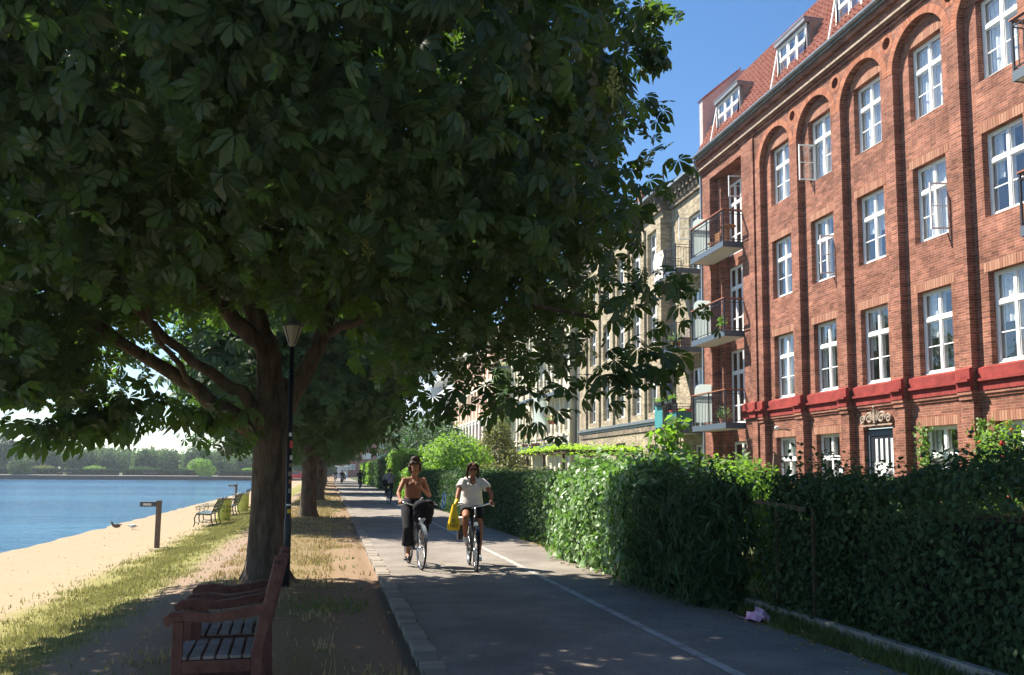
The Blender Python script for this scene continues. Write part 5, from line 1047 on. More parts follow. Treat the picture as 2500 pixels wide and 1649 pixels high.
tag(leaves('far_wood', P, RS.normal(size=(n_,3))+np.array([0,0,.6]), 1.5, LEAF_Q, M['far_leaf']), 'continuous wood behind the separate trees across the lake', 'wood', kind='stuff')
# ------------------------------------------------------------------ bicycles
def bicycle(lab, x, y, rz, lean=0, basket=False, rack=True, steer=0, mudm='bike_black', group='bicycles on the path'):
    t_ = thing('bicycle', lab, 'bicycle', (x,y,0), rz, group); t_.rotation_euler = (0, lean, rz); Rw = .345; fm = M['bike_black']
    def wheel(nm, cy, st):
        w_ = bpy.data.objects.new(nm, None); COL.objects.link(w_); w_.parent = t_; w_.location = (0,cy,Rw); w_.rotation_euler = (0,0,st)
        pts = [(0,(Rw-.017)*math.cos(a),(Rw-.017)*math.sin(a)) for a in np.linspace(0,2*PI,41)]; b = MB(); b.tube(pts, .0175, 8, False); b.build('tyre', M['tyre'], w_, smooth=True)
        pts = [(0,(Rw-.04)*math.cos(a),(Rw-.04)*math.sin(a)) for a in np.linspace(0,2*PI,41)]; b = MB(); b.tube(pts, .010, 6, False)
        for k in range(24): a = 2*PI*k/24; s_ = .025 if k % 2 else -.025; b.tube([(s_,.02*math.cos(a+1),.02*math.sin(a+1)),(0,(Rw-.045)*math.cos(a),(Rw-.045)*math.sin(a))], .0022, 3, False)
        b.tube([(-.045,0,0),(.045,0,0)], .022, 8); b.build('rim', M['chrome'], w_, smooth=True)
    wheel('rear_wheel', -.52, 0); wheel('front_wheel', .56, steer)
    b = MB(); BBk = (0,-.07,.28); hd = (0,.36,.86); hb = (0,.40,.70); st = (0,-.20,.84)
    b.tube([BBk, hb], .019, 8); b.tube([(0,-.12,.50), hd], .017, 8); b.tube([BBk, st], .017, 8); b.tube([hd, hb], .02, 8); b.tube([st,(0,-.225,.93)], .013, 8)
    for s_ in (-1,1): b.tube([BBk,(s_*.05,-.30,.31),(s_*.06,-.52,Rw)], .01, 6); b.tube([(0,-.15,.62),(s_*.045,-.3,.52),(s_*.06,-.52,Rw)], .009, 6)
    b.build('frame', fm, t_, smooth=True)
    b = MB(); c_ = math.cos(steer); s__ = math.sin(steer)
    for s_ in (-1,1): b.tube([(s_*.045,.42,.68),(s_*.048,.47,.52),(s_*.05,.56,Rw)], [.014,.012,.009], 7)
    b.tube([(-.05,.42,.69),(.05,.42,.69)], .016, 7); b.build('fork', fm, t_, smooth=True)
    for nm, cy, a0, a1 in (('front_mudguard',.56,20,165),('rear_mudguard',-.52,5,190)):
        b = MB(); p_ = [(cy+(Rw+.03)*math.cos(math.radians(a)), Rw+(Rw+.03)*math.sin(math.radians(a))) for a in np.linspace(a0,a1,16)]
        for u, v in zip(p_[:-1], p_[1:]): b.poly([(-.028,u[0],u[1]),(.028,u[0],u[1]),(.028,v[0],v[1]),(-.028,v[0],v[1])])
        b.build(nm, M[mudm], t_)
    b = MB(); b.tube([(0,.35,.86),(0,.33,1.0)], .014, 7); b.tube([(-.30,.17,1.05),(-.24,.27,1.06),(-.1,.32,1.02),(0,.33,1.0),(.1,.32,1.02),(.24,.27,1.06),(.30,.17,1.05)], .012, 8); hb_ = b.build('handlebar', M['chrome'], t_, smooth=True)
    for s_ in (-1,1):
        b = MB(); b.tube([(s_*.255,.245,1.058),(s_*.31,.155,1.05)], .017, 8); b.build('grip', M['black'], hb_); b = MB(); b.tube([(s_*.2,.31,1.05),(s_*.29,.27,1.02),(s_*.33,.2,1.01)], .005, 5); b.build('brake_lever', M['chrome'], hb_)
    b = MB(); b.ell((0,-.25,.955),(.085,.12,.028),12,6); b.ell((0,-.12,.96),(.032,.11,.022),10,6); b.build('saddle', M['black'], t_, smooth=True)
    b = MB(); b.tube([(-.06,-.07,.28),(.06,-.07,.28)], .02, 8)
    pts = [(.05,-.07+.1*math.cos(a),.28+.1*math.sin(a)) for a in np.linspace(0,2*PI,20)]; b.tube(pts, .006, 5, False); b.build('crankset', M['chrome'], t_)
    b = MB(); b.bar((.062,-.30,.345),(.062,-.02,.30),.01,.06); b.build('chain_guard', fm, t_)
    b = MB(); b.lathe((0,.0,0), [(.012,0),(.035,.015),(.036,.05)], 12); hl = b.build('headlight', M['chrome'], t_); hl.location = (0,.45,.74); hl.rotation_euler = (-PI/2,0,0)
    if rack:
        b = MB()
        for s_ in (-.06,.06): b.tube([(s_,-.28,.75),(s_,-.75,.75)], .006, 5)
        for yy in (-.3,-.45,-.6,-.75): b.tube([(-.06,yy,.75),(.06,yy,.75)], .005, 5)
        for s_ in (-1,1): b.tube([(s_*.06,-.6,.75),(s_*.06,-.52,Rw)], .005, 5)
        b.build('rack', fm, t_)
    return t_
def pedals(t_, ang):
    b = MB(); 
    for s_, a in ((1,ang),(-1,ang+PI)):
        y = -.07+.17*math.cos(a); z = .28+.17*math.sin(a); b.tube([(s_*.065,-.07,.28),(s_*.075,y,z)], .011, 6); b.box(s_*.08,s_*.165,y-.045,y+.045,z-.012,z+.012)
    b.build('pedals', M['bike_black'], t_)
def remeshed(mb, name, m, parent, vox, smooth=6):
    o = mb.build(name, m, parent); r = o.modifiers.new('remesh','REMESH'); r.mode = 'VOXEL'; r.voxel_size = vox; r.use_smooth_shade = True
    s_ = o.modifiers.new('smooth','SMOOTH'); s_.iterations = smooth; s_.factor = .5; return o
def hand(mb, wrist, dirv, side, curl='relaxed', s=1.0):
    """palm, four unequal fingers with knuckle bends and a thumb; dirv = direction wrist->fingers, side = thumb side"""
    w = Vector(wrist); d = Vector(dirv).normalized(); t = Vector(side); t = (t-d*t.dot(d)).normalized(); n = d.cross(t)
    mb.tube([w-d*.01, w+d*.03*s, w+d*.075*s], [.023*s,.031*s,.034*s], 10); 
    for k, (off, L_) in enumerate(((.026,.070),(.009,.080),(-.009,.074),(-.026,.058))):
        b0 = w+d*.07*s+t*off*s; L_ = L_*s; bend = .5 if curl == 'relaxed' else 1.35
        p1 = b0+(d*math.cos(bend*.35)+n*math.sin(bend*.35))*L_*.45; p2 = p1+(d*math.cos(bend)+n*math.sin(bend))*L_*.32; p3 = p2+(d*math.cos(bend*1.75)+n*math.sin(bend*1.75))*L_*.28
        mb.tube([b0-d*.015, b0, p1, p2, p3], [.0105*s,.0105*s,.0095*s,.0088*s,.0068*s], 7)
    b0 = w+d*.02*s+t*.026*s; mb.tube([b0, b0+(d*.5+t*.75)*.04*s, b0+(d*.85+t*.7+n*.4)*.06*s], [.013*s,.011*s,.008*s], 7)
def griphand(mb, c, sx, wr):
    """hand closed round a handlebar grip at c; wr = wrist point"""
    c = Vector(c); ax = Vector((sx*.52,-.85,-.08)).normalized(); u = Vector((0,0,1)); v = ax.cross(u).normalized()
    if v.dot(Vector(wr)-c) > 0: v = -v
    mb.tube([Vector(wr), c-v*.018+u*.022, c+u*.026+v*.0], [.024,.03,.024], 9)
    for k, (off, L_) in enumerate(((-.034,1.0),(-.012,1.05),(.011,1.0),(.033,.85))):
        pts = []; 
        for a in np.linspace(100, 100-230*L_, 7): a = math.radians(a); pts.append(c+ax*off+v*(math.cos(a)*.029)+u*(math.sin(a)*.029))
        mb.tube(pts, [.0105,.0105,.010,.010,.0095,.009,.0075], 7)
    mb.tube([c-v*.02+ax*-.04*1+u*.015, c+ax*-.055-v*.02-u*.012, c+ax*-.04+v*.012-u*.026], [.013,.011,.008], 7)
def rider(name_lab, x, y, rz, lean, skin, hairm, top, legs, shoe, J, style, vox=.009, group='people cycling on the path'):
    t_ = thing('person', name_lab, 'person', (x,y,0), rz, group); t_.rotation_euler = (0, lean, rz); b = MB(); V_ = Vector
    hip, wa, ch, sh, nk, hdc = [V_(J[k]) for k in ('hip','waist','chest','should','neck','head')]
    b.tube([hip-V_((0,0,.06)), hip+V_((0,0,.03)), wa, ch, (ch+sh)/2+V_((0,0,.03)), sh+V_((0,0,.02))], [.13,.15,.118,.135,.13,.07], 16)
    for s_ in (-1,1):
        b.ell(sh+V_((s_*.165,0,-.015)), (.052,.052,.05), 10, 8); b.tube([sh+V_((0,0,-.01)), sh+V_((s_*.16,0,-.012))], [.06,.045], 10)
        b.ell(ch+V_((s_*.062,.088,.02)), (.055,.05,.055), 10, 8) if style != 'back' else None
        S_ = sh+V_((s_*.17,0,-.02)); E_ = V_(J['el'][0 if s_ > 0 else 1]); W_ = V_(J['wr'][0 if s_ > 0 else 1])
        b.tube([S_, (S_+E_)/2, E_], [.043,.041,.033], 10); b.tube([E_, E_.lerp(W_,.35), W_], [.034,.034,.022], 10)
        K_ = V_(J['kn'][0 if s_ > 0 else 1]); A_ = V_(J['an'][0 if s_ > 0 else 1]); H_ = hip+V_((s_*.085,0,-.02))
        b.tube([H_, H_.lerp(K_,.45), K_], [.088,.078,.052], 12); b.tube([K_, K_.lerp(A_,.3)+V_((0,-.015,0)), A_], [.051,.054,.03], 12); b.ell(K_, .053, 10, 8)
        F_ = A_+V_((0,.13,-.055)); b.tube([A_+V_((0,-.035,-.03)), A_+V_((0,.03,-.035)), F_], [.032,.036,.022], 9)
        g_ = J['grip'][0 if s_ > 0 else 1]
        if g_ == 'chest': hand(b, W_, (s_*-.75,.25,.62), (0,.1,.9), 'relaxed', 1.02)
        else: griphand(b, g_, s_, W_)
    b.tube([sh+V_((0,0,.0)), nk, hdc+V_((0,-.01,-.05))], [.056,.047,.05], 12)
    face = 1
    b.ell(hdc+V_((0,-.012,.022)), (.074,.092,.096), 16, 12); b.ell(hdc+V_((0,.02,-.055)), (.055,.062,.062), 14, 10); b.ell(hdc+V_((0,.055,-.10)), (.024,.022,.018), 8, 6)
    b.tube([hdc+V_((0,.078,.015)), hdc+V_((0,.10,-.025)), hdc+V_((0,.078,-.033))], [.009,.014,.010], 7); b.ell(hdc+V_((0,.074,.03)), (.05,.018,.012), 10, 6)
    for s_ in (-1,1): b.ell(hdc+V_((s_*.076,-.01,-.01)), (.012,.02,.03), 8, 6); b.ell(hdc+V_((s_*.04,.055,-.03)), (.024,.022,.024), 8, 6)
    body = remeshed(b, 'body', skin, t_, vox, 5)
    f = MB()
    for s_ in (-1,1): f.ell(hdc+V_((s_*.030,.080,.004)), (.011,.006,.005), 8, 6)
    f.build('eyes', M['stone'], t_, smooth=True); f = MB()
    for s_ in (-1,1): f.ell(hdc+V_((s_*.030,.0855,.004)), (.0055,.0035,.0055), 6, 5); f.tube([hdc+V_((s_*.013,.088,.026)), hdc+V_((s_*.032,.089,.031)), hdc+V_((s_*.05,.078,.024))], .0035, 5)
    f.build('brows_and_pupils', M['hair'], t_); f = MB(); f.ell(hdc+V_((0,.083,-.062)), (.023,.008,.0075), 10, 6); f.build('lips', M['terracotta'], t_, smooth=True)
    h_ = MB(); rr = np.random.RandomState(3)
    if style == 'bun':
        for k in range(230):
            d = rr.normal(size=3); d /= np.linalg.norm(d)
            if d[1] > .35 and d[2] < .55: continue
            if d[2] < -.8: continue
            h_.ell(hdc+V_((d[0]*.092,-.026+d[1]*.094,.03+d[2]*.104)), .017+.015*rr.rand(), 7, 5)
        for k in range(110): d = rr.normal(size=3); d /= np.linalg.norm(d); h_.ell(hdc+V_((-.012+d[0]*.06,-.035+d[1]*.055,.155+d[2]*.048)), .014+.016*rr.rand(), 7, 5)
        for k in range(26): a = rr.rand()*2-1; h_.ell(hdc+V_((a*.07,.055-.03*abs(a),.085+.02*rr.rand())), .014+.008*rr.rand(), 7, 5)
    else:
        h_.ell(hdc+V_((0,-.026,.032)), (.083,.094,.098), 14, 10)
        for s_ in (-1,1): h_.tube([hdc+V_((s_*.03,.045,.105)), hdc+V_((s_*.074,.03,.06)), hdc+V_((s_*.092,.0,-.03)), hdc+V_((s_*.092,-.005,-.10)), hdc+V_((s_*.078,-.02,-.185))], [.018,.026,.024,.022,.01], 8)
        if style == 'tied': h_.tube([hdc+V_((0,-.10,.04)), hdc+V_((0,-.14,-.02)), hdc+V_((.01,-.12,-.14))], [.04,.035,.012], 8)
    remeshed(h_, 'hair', hairm, t_, min(vox, .007) if vox < .012 else vox, 0)
    # clothes
    c = MB(); q = top['low']
    if top['kind'] == 'cami':
        c.tube([wa-V_((0,0,.10)), wa, ch+V_((0,.004,0)), ch+V_((0,.006,.055))], [.150,.130,.148,.138], 18)
        for s_ in (-1,1): c.ell(ch+V_((s_*.062,.092,.018)), (.062,.055,.06), 10, 8); c.tube([ch+V_((s_*.07,.12,.05)), sh+V_((s_*.085,.035,.045)), sh+V_((s_*.08,-.06,.0)), ch+V_((s_*.06,-.12,.04))], .009, 6)
    else:
        lo = wa-V_((0,0,q)); c.tube([lo, wa+V_((0,.0,.02)), ch, (ch+sh)/2+V_((0,0,.02)), sh-V_((0,0,.015))], [.205 if top['kind'] == 'tee' else .19,.18,.168,.148,.112], 20)
        for s_ in (-1,1):
            S_ = sh+V_((s_*.15,0,-.01)); E_ = V_(J['el'][0 if s_ > 0 else 1]); W_ = V_(J['wr'][0 if s_ > 0 else 1]); c.tube([sh+V_((s_*.05,0,-.03)), S_], [.10,.062], 12)
            c.ell(ch+V_((s_*.062,.092,.018)), (.068,.06,.066), 10, 8) if style != 'back' else None
            if top['kind'] == 'tee': c.tube([S_, S_.lerp(E_,.3), S_.lerp(E_,.62)], [.064,.072,.08], 12)
            else: c.tube([S_, S_.lerp(E_,.5), E_, W_.lerp(E_,.15)], [.07,.072,.064,.045], 12)
        if top['kind'] == 'hoodie': c.tube([sh+V_((-.09,-.03,.035)), sh+V_((0,-.09,.045)), sh+V_((.09,-.03,.035))], [.04,.055,.04], 10)
    remeshed(c, 'top', top['m'], t_, vox, 6 if top['kind'] != 'cami' else 4)
    c = MB(); e_ = legs['len']; c.tube([hip-V_((0,0,.09)), hip+V_((0,0,.05)), wa-V_((0,0,.03))], [.165,.172,.135], 18)
    for s_ in (-1,1):
        K_ = V_(J['kn'][0 if s_ > 0 else 1]); A_ = V_(J['an'][0 if s_ > 0 else 1]); H_ = hip+V_((s_*.085,0,-.02)); wd = legs['w']
        if e_ < .5: c.tube([H_, H_.lerp(K_, e_*2)], [.108,.098], 14)
        else: c.tube([H_, H_.lerp(K_,.5), K_, K_.lerp(A_,(e_-.5)*2)], [.112,.10*wd,.082*wd,.075*wd*(1.25 if wd > 1 else 1)], 14)
    remeshed(c, legs['name'], legs['m'], t_, vox, 5)
    for s_ in (-1,1):
        A_ = V_(J['an'][0 if s_ > 0 else 1]); c = MB()
        if shoe['kind'] == 'sandal':
            c.tube([A_+V_((0,-.05,-.07)), A_+V_((0,.05,-.078)), A_+V_((0,.165,-.085))], [.03,.034,.03], 8)
            for yy in (.03,.10): c.tube([A_+V_((-.045,yy,-.07)), A_+V_((0,yy,-.01-.15*yy)), A_+V_((.045,yy,-.07))], .012, 6)
        else: c.tube([A_+V_((0,-.06,-.04)), A_+V_((0,.03,-.04)), A_+V_((0,.12,-.058)), A_+V_((0,.185,-.066))], [.038,.045,.04,.028], 10); c.tube([A_+V_((0,-.01,-.03)), A_+V_((0,-.012,.02))], [.045,.038], 10)
        remeshed(c, 'shoe', shoe['m'], t_, .008, 2)
    return t_
base = dict(hip=(0,-.27,1.0), waist=(0,-.265,1.15), chest=(0,-.21,1.31), should=(0,-.185,1.425), neck=(0,-.16,1.50), head=(0,-.125,1.60))
def pose(up_right, **k):
    J = dict(base); hi = ((.13,.13,.83),(.115,.03,.46)); lo = ((.12,.02,.62),(.11,-.05,.215)); m_ = lambda p: tuple((-q[0],q[1],q[2]) for q in p)
    a, c = (hi, m_(lo)) if up_right else (lo, m_(hi)); J['kn'] = (a[0],c[0]); J['an'] = (a[1],c[1]); J['el'] = ((.285,-.02,1.20),(-.285,-.02,1.20)); J['wr'] = ((.285,.13,1.10),(-.285,.13,1.10)); J['grip'] = ((.283,.20,1.055),(-.283,.20,1.055)); J.update(k); return J
black_leg = dict(m=M['black_cloth'], len=.84, w=1.08, name='trousers')
rzA = PI+.10; Jx = pose(False); Jx['el'] = ((.29,-.02,1.20),(-.26,-.10,1.15)); Jx['wr'] = ((.285,.13,1.10),(-.09,.03,1.28)); Jx['grip'] = ((.283,.20,1.055),'chest')
AX, AY = 1.42, 14.45
bikeA = bicycle('black city bicycle with a white front hub ridden by the cyclist in the brown top', AX, AY, rzA, .0, mudm='zinc'); pedals(bikeA, math.radians(-82))
rider('person in a brown strappy top and black trousers with a curly bun, hand on chest', AX, AY, rzA, 0, M['skin'], M['hair'], dict(kind='cami', m=M['brown_top'], low=.1), black_leg, dict(kind='sandal', m=M['bike_black']), Jx, 'bun')
b = MB()
for c_, r_ in (((-.02,.42,.98),(.15,.10,.13)),((-.1,.40,.92),(.13,.1,.15)),((.02,.38,.86),(.1,.08,.14)),((-.14,.36,1.04),(.1,.08,.07)),((-.12,.42,.80),(.08,.07,.1))): b.ell(c_, r_, 14, 10)
bg = thing('black_bag', 'bulging black bag carried over the handlebar of the left bicycle', 'bag', (AX,AY,0), rzA); remeshed(b, 'cloth', M['black_cloth'], bg, .012, 3); b = MB(); b.tube([(-.1,.38,1.06),(-.05,.33,1.14),(.05,.36,1.06)], .01, 6); b.build('strap', M['bike_black'], bg)
b = MB(); b.ell((.02,.52,.80),(.03,.03,.025),8,6); b.ell((-.035,.52,.80),(.028,.03,.024),8,6); b.build('front_light', M['white'], bikeA, smooth=True)
BX, BY = 2.33, 14.1; rzB = PI-.06
bikeB = bicycle('black bicycle with straight handlebar and rear panniers ridden by the cyclist in the white top', BX, BY, rzB); pedals(bikeB, math.radians(78))
JB = pose(True); JB['an'] = ((.115,-.02,.50),(-.115,-.06,.215)); JB['el'] = ((.25,-.0,1.22),(-.30,-.02,1.22)); rider('person in a loose white top and black shorts, with dark hair and sunglasses', BX, BY, rzB, 0, M['skin2'], M['hair'], dict(kind='tee', m=M['white_top'], low=.14), dict(m=M['black_cloth'], len=.30, w=1, name='shorts'), dict(kind='shoe', m=M['shoe']), JB, 'tied')
b = MB(); hd_ = Vector(base['head'])
for s_ in (-1,1): b.ell(hd_+Vector((s_*.03,.094,.005)), (.027,.008,.018), 10, 6); b.tube([hd_+Vector((s_*.055,.088,.01)), hd_+Vector((s_*.078,0,.01))], .003, 4)
sg = b.build('sunglasses', M['black']); sg.location = (BX,BY,0); sg.rotation_euler = (0,0,rzB); tag(sg, 'dark sunglasses worn by the cyclist in the white top', 'sunglasses')
def pannier(lab, s_, m2, y0=-.52):
    t_ = thing('pannier', lab, 'pannier', (BX,BY,0), rzB, 'panniers on the right bicycle'); b = MB(); b.box(s_*.09,s_*.21,y0-.15,y0+.13,.42,.74); b.build('bag', M['bike_black'], t_, bevel=.03); b = MB(); b.box(s_*.088,s_*.216,y0-.155,y0+.136,.66,.80); b.build('flap', M[m2], t_, bevel=.03)
pannier('black pannier with a pale flap hanging beside the yellow bag', 1, 'soffit'); pannier('black pannier with a grey flap on the far side of the right bicycle', -1, 'zinc')
yb_ = thing('carrier_bag', 'yellow plastic carrier bag with black lettering hanging from the cyclist’s right hand', 'bag', (BX,BY,0), rzB); b = MB(); n_ = 16
rings = [(.03,1.04,.03),(.04,.97,.035),(.065,.88,.05),(.09,.78,.06),(.105,.70,.065),(.10,.64,.05),(.07,.62,.04)]
for k, (rx, z, ry) in enumerate(rings):
    for j in range(n_): a = 2*PI*j/n_; wv = 1+.10*math.sin(3*a+z*22)+.06*math.sin(5*a-z*31); b.v.append((.33+rx*wv*math.cos(a), .22+ry*wv*math.sin(a), z))
for k in range(len(rings)-1):
    for j in range(n_): b.face((k*n_+j, (k+1)*n_+j, (k+1)*n_+(j+1)%n_, k*n_+(j+1)%n_))
b.face(tuple((len(rings)-1)*n_+j for j in range(n_))); b.build('plastic', M['yellow'], yb_, smooth=True)
txtmesh('lettering', 'EL', .08, M['black'], yb_, (.33,.288,.755), (PI/2,0,PI)); txtmesh('lettering', 'NET', .075, M['black'], yb_, (.335,.293,.675), (PI/2,.12,PI))
b = MB(); c0 = Vector((.283,.20,1.055))
b.tube([c0+Vector((-.02,-.06,.02)), c0+Vector((.0,.0,.035)), c0+Vector((.02,.03,-.02)), (.33,.22,.98)], [.03,.04,.035,.03], 8); b.build('gathered_handles', M['yellow'], yb_, smooth=True)
# cyclist in grey riding away, and the small ones beyond
CX, CY = 2.86, 42.5
bc = bicycle('bicycle ridden away by the cyclist in the grey hooded jacket', CX, CY, .04); pedals(bc, math.radians(-80))
rider('person in a grey hooded jacket and dark trousers riding away with a shoulder bag', CX, CY, .04, 0, M['skin'], M['hair'], dict(kind='hoodie', m=M['grey_cloth'], low=.14), dict(m=M['black_cloth'], len=.95, w=.9, name='trousers'), dict(kind='shoe', m=M['bike_black']), pose(False), 'back', .014)
sb = thing('shoulder_bag', 'black bag slung across the back of the cyclist in grey', 'bag', (CX,CY,0), .04); b = MB(); b.ell((-.24,-.36,1.02),(.18,.09,.15),12,8); b.build('bag', M['black_cloth'], sb, smooth=True)
b = MB(); b.tube([(-.17,-.42,1.1),(0,-.40,1.28),(.10,-.33,1.44),(.1,-.15,1.47)], .018, 6); b.build('strap', M['black_cloth'], sb)
for (x, y, rz, lab, m1, m2) in ((2.75,80,.03,'person in black cycling away beside the tall lime hedge','black_cloth','black_cloth'),(1.45,100,PI,'person in dark clothes cycling under the far trees','black_cloth','navy'),(.9,125,PI,'tiny distant person cycling on the left side of the path','navy','black_cloth'),(2.4,140,0,'tiny distant person in pale clothes at the end of the path','soffit','navy')):
    bc2 = bicycle('bicycle of the '+lab, x, y, rz); pedals(bc2, math.radians(-80)); rider(lab, x, y, rz, 0, M['skin'], M['hair'], dict(kind='hoodie', m=M[m1], low=.12), dict(m=M[m2], len=.95, w=.9, name='trousers'), dict(kind='shoe', m=M['bike_black']), pose(False), 'back', .03)
b = MB()
for k in range(3): b.tube([(4.5+.07*k,34.6+.1*k,.75-.02*k),(4.42+.07*k,34.4,.12)], [.012,.02], 6)
tag(b.build('blue_straps', M['blue']), 'bright blue straps hanging on the hedge beside the cyclist in grey', 'straps')
# parked car and kiosk
car = thing('parked_car', 'small red car parked beyond the avenue, seen between the first two trunks', 'car', (-5.6,150,0)); b = MB()
pr = [(-2.0,.35),(-2.05,.65),(-1.7,.85),(-1.0,.92),(-.5,1.38),(.7,1.42),(1.3,.98),(1.95,.88),(2.05,.6),(2.0,.35)]
for u, v in zip(pr, pr[1:]+pr[:1]): b.poly([(u[0],-.85,u[1]),(u[0],.85,u[1]),(v[0],.85,v[1]),(v[0],-.85,v[1])])
b.poly([(p[0],-.85,p[1]) for p in pr]); b.poly([(p[0],.85,p[1]) for p in pr][::-1]); b.build('body', M['car_red'], car)
b = MB(); b.poly([(-.85,-.856,.95),(1.15,-.856,.98),(.62,-.856,1.34),(-.45,-.856,1.32)]); b.build('side_window', M['slate_metal'], car)
for x in (-1.3,1.3):
    for s_ in (-1,1): b = MB(); b.tube([(x,s_*.7,.32),(x,s_*.88,.32)], .32, 16); b.build('wheel', M['tyre'], car)
ks = thing('kiosk', 'small white canopied kiosk at the far end of the path', 'kiosk', (3.0,205,0)); b = MB(); b.box(1.8,4.2,204,207,0,2.6); b.build('body', M['blue_wall'], ks, True); b = MB(); b.box(1.4,4.6,203.4,207.4,2.6,2.9); b.build('roof', M['white'], ks, True)
# ------------------------------------------------------------------ things on the balconies
tb = thing('balcony_table', 'round reddish wicker table on the topmost balcony', 'table', (14.55,29.6,10.25)); b = MB(); b.lathe((0,0,.70), [(.30,0),(.32,.02),(.30,.04)], 20); b.build('table_top', M['wicker'], tb)
for k in range(4): a = PI/4+k*PI/2; b = MB(); b.tube([(.22*math.cos(a),.22*math.sin(a),0),(.06*math.cos(a+PI),.06*math.sin(a+PI),.70)], .014, 6); b.build('leg', M['wicker'], tb)
ch_ = thing('balcony_chair', 'slatted wooden chair at the far end of the topmost balcony', 'chair', (14.6,31.0,10.25)); b = MB()
for k in range(5): b.box(-.2+.085*k,-.13+.085*k,-.2,.2,.42,.44)
b.build('seat', M['wicker'], ch_); b = MB()
for k in range(4): b.box(.2,.22,-.2,.2,.5+.1*k,.56+.1*k)
b.build('backrest', M['wicker'], ch_)
for sx in (-.18,.2):
    for sy in (-.18,.18): b = MB(); b.box(sx-.015,sx+.015,sy-.015,sy+.015,0,.42 if sx < 0 else .9); b.build('leg', M['wicker'], ch_)
def potplant(lab, x, y, z, r, m_, fm=None, h=.35, group='pot plants on the balconies'):
    t_ = thing('potted_plant', lab, 'potted plant', (x,y,z), 0, group); b = MB(); b.lathe((0,0,0), [(r*.7,0),(r,.24),(r*1.05,.26)], 12); b.build('pot', M['terracotta'], t_)
    n = 160; P = RS.normal(size=(n,3))*np.array([r*.8,r*.8,h*.35])+np.array([0,0,.26+h*.5]); leaves('foliage', P, RS.normal(size=(n,3))+np.array([0,0,.8]), .09, LEAF_Q, m_, t_)
    if fm: b = MB(); [b.ell((RS.normal()*r*.8, RS.normal()*r*.8, .3+h*(.5+.5*RS.rand())), .035, 6, 4) for k in range(26)]; b.build('flowers', fm, t_)
potplant('small green pot plant on the middle balcony of the red house', 14.35, 29.8, 6.88, .1, M['bush']); potplant('terracotta pot plant on the lowest balcony of the red house', 14.75, 30.6, 3.47, .16, M['hedge'])
potplant('pot of pink flowers on the upper balcony of the pink house', 14.2, 72.6, 7.1, .3, M['bush'], M['pinkflower'], .8); potplant('tall leafy plant on the lowest balcony of the cream house', 14.5, 60.6, 3.45, .35, M['hedge'], None, 1.4)
potplant('box of pink flowers on the railing of the cream house balcony', 14.15, 54.6, 4.75, .3, M['bush'], M['pinkflower'], .3); potplant('leafy plant at the far end of the cream house balcony', 14.3, 63.2, 3.45, .25, M['bush'], M['pinkflower'], .7)
dbx = thing('storage_box', 'teal storage box with a coral lid on the lowest balcony of the yellow house', 'box', (14.6,34.7,3.5)); b = MB(); b.box(-.33,.3,-.75,.6,0,.72)
for k in range(11): b.box(-.345,-.329,-.74+.125*k,-.74+.125*k+.1,.02,.70)
for k in range(5): b.box(-.32+.13*k,-.22+.13*k,-.765,-.749,.02,.70)
b.build('body', M['teal'], dbx); b = MB(); b.box(-.36,.33,-.79,.64,.72,.82); b.build('lid', M['coral'], dbx, bevel=.01)
b = MB(); b.poly([(14.12,35.2,3.6),(14.12,36.1,3.6),(14.12,36.1,4.62),(14.12,35.2,4.62)]); b.poly([(14.10,35.2,3.6),(14.10,35.2,4.62),(14.10,36.1,4.62),(14.10,36.1,3.6)]); tag(b.build('privacy_cloth', M['teal']), 'dark teal cloth tied to the railing of the lowest yellow house balcony', 'cloth')
for k, (a, c, lb_) in enumerate(((33.8,34.7,'near planter box on the lowest yellow house balcony railing'),(35.0,35.9,'far planter box on the lowest yellow house balcony railing'))):
    pl = thing('planter_box', lb_, 'planter', (14.1,(a+c)/2,4.55), 0, 'planter boxes on the railing'); b = MB(); b.box(-.13,.06,-(c-a)/2,(c-a)/2,0,.17); b.build('box', M['dark_metal'], pl); n = 260; P = np.c_[-.03+.07*RS.normal(size=n), (RS.rand(n)-.5)*(c-a), .22+.07*RS.normal(size=n)]; leaves('foliage', P, RS.normal(size=(n,3))+np.array([0,0,1]), .08, LEAF_Q, M['bush'], pl)
def garment(nm, lab, x, y, z, kind, m_):
    t_ = thing(nm, lab, nm.replace('_',' '), (x,y,z), 0, 'clothes hung out on the balcony'); b = MB()
    if kind == 'top': b.tube([(0,0,-.75),(0,0,-.35),(0,0,-.05)], [.22,.20,.15], 12); [b.tube([(0,s_*.15,-.06),(.0,s_*.30,-.25),(0,s_*.33,-.55)], [.07,.06,.05], 8) for s_ in (-1,1)]
    else: b.tube([(0,0,0),(0,0,-.25)], [.17,.18], 12); [b.tube([(0,s_*.09,-.2),(.02,s_*.10,-1.0)], [.095,.075], 9) for s_ in (-1,1)]
    for i, v in enumerate(b.v): b.v[i] = (v[0]*.45, v[1], v[2])
    remeshed(b, 'cloth', m_, t_, .02, 3)
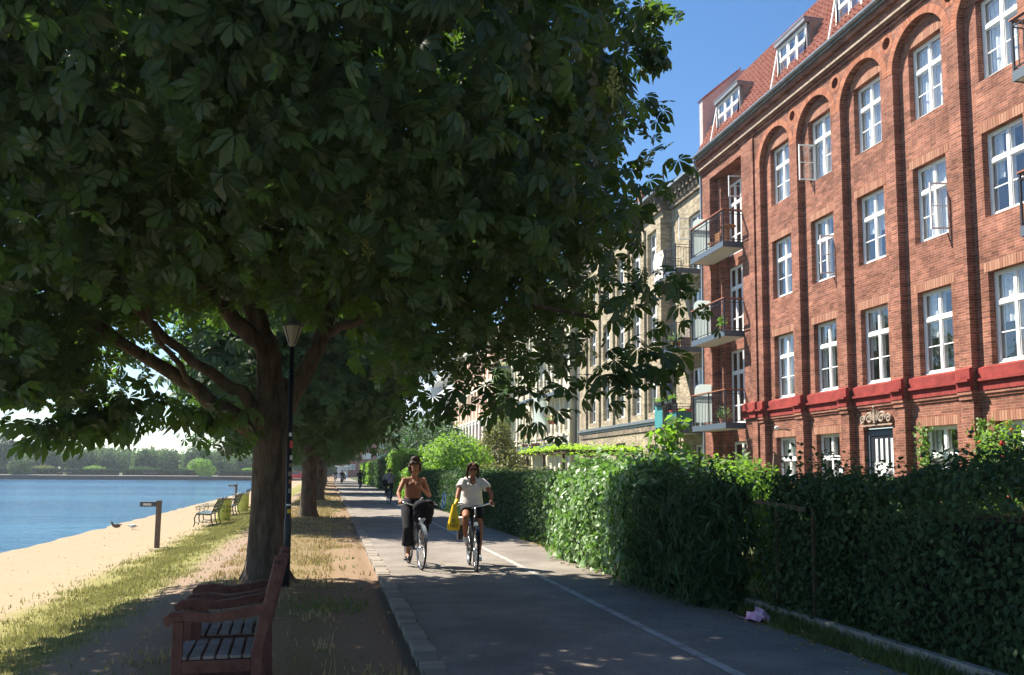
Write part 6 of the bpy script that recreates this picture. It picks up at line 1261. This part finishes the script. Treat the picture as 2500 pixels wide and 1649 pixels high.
garment('navy_shirt', 'navy long sleeved shirt hanging over the lowest yellow house balcony', 14.25, 34.75, 5.65, 'top', M['navy']); garment('navy_trousers', 'dark trousers hanging beneath the navy shirt', 14.32, 34.95, 4.95, 'legs', M['navy']); garment('dark_coat', 'dark coat hanging left of the navy shirt', 14.6, 35.7, 5.85, 'top', M['black_cloth'])
sh_ = MB(); gy = np.linspace(36.25, 37.15, 12); gzz = np.linspace(11.45, 10.2, 10); G_ = [[(14.12+.5*0+.03*math.sin(i*1.3+j*.8)+.02*RS.normal(), 35.05+.1*i, z-.03*i*.0) for i, _ in enumerate(gy)] for j, z in enumerate(gzz)]
for j in range(9):
    for i in range(11): sh_.poly([G_[j][i],G_[j][i+1],G_[j+1][i+1],G_[j+1][i]])
tag(sh_.build('canvas_sheet', M['canvas'], smooth=True), 'cream canvas sheet hung along the topmost balcony of the yellow house', 'sheet')
bt = thing('balcony_bench', 'slatted bench on the middle balcony of the yellow house', 'bench', (14.7,34.6,6.95)); b = MB()
for k in range(4): b.box(-.2+.1*k,-.12+.1*k,-.6,.6,.42,.45)
b.build('seat', M['seat_wood'], bt); b = MB()
for k in range(3): b.box(.2,.22,-.6,.6,.52+.13*k,.6+.13*k)
b.build('backrest', M['seat_wood'], bt)
for sy in (-.55,.55): b = MB(); b.box(-.2,.22,sy-.02,sy+.02,0,.42); b.build('leg', M['seat_wood'], bt)
potplant('black pot with a small plant on the middle balcony of the yellow house', 14.35, 34.2, 6.95, .2, M['hedge'])

# ------------------------------------------------------------------ haze
hz = MB(); hz.box(-720,720,-120,920,-4.0,26); ho = hz.build('haze', []); hm = bpy.data.materials.new('haze_air'); hm.use_nodes = True; hn = hm.node_tree.nodes; hn.remove(hn['Principled BSDF'])
pv = hn.new('ShaderNodeVolumePrincipled'); pv.inputs['Color'].default_value = (.80,.88,1,1); pv.inputs['Density'].default_value = .0004; pv.inputs['Anisotropy'].default_value = .35; hm.node_tree.links.new(pv.outputs[0], hn['Material Output'].inputs['Volume']); ho.data.materials.append(hm); tag(ho, kind='stuff')
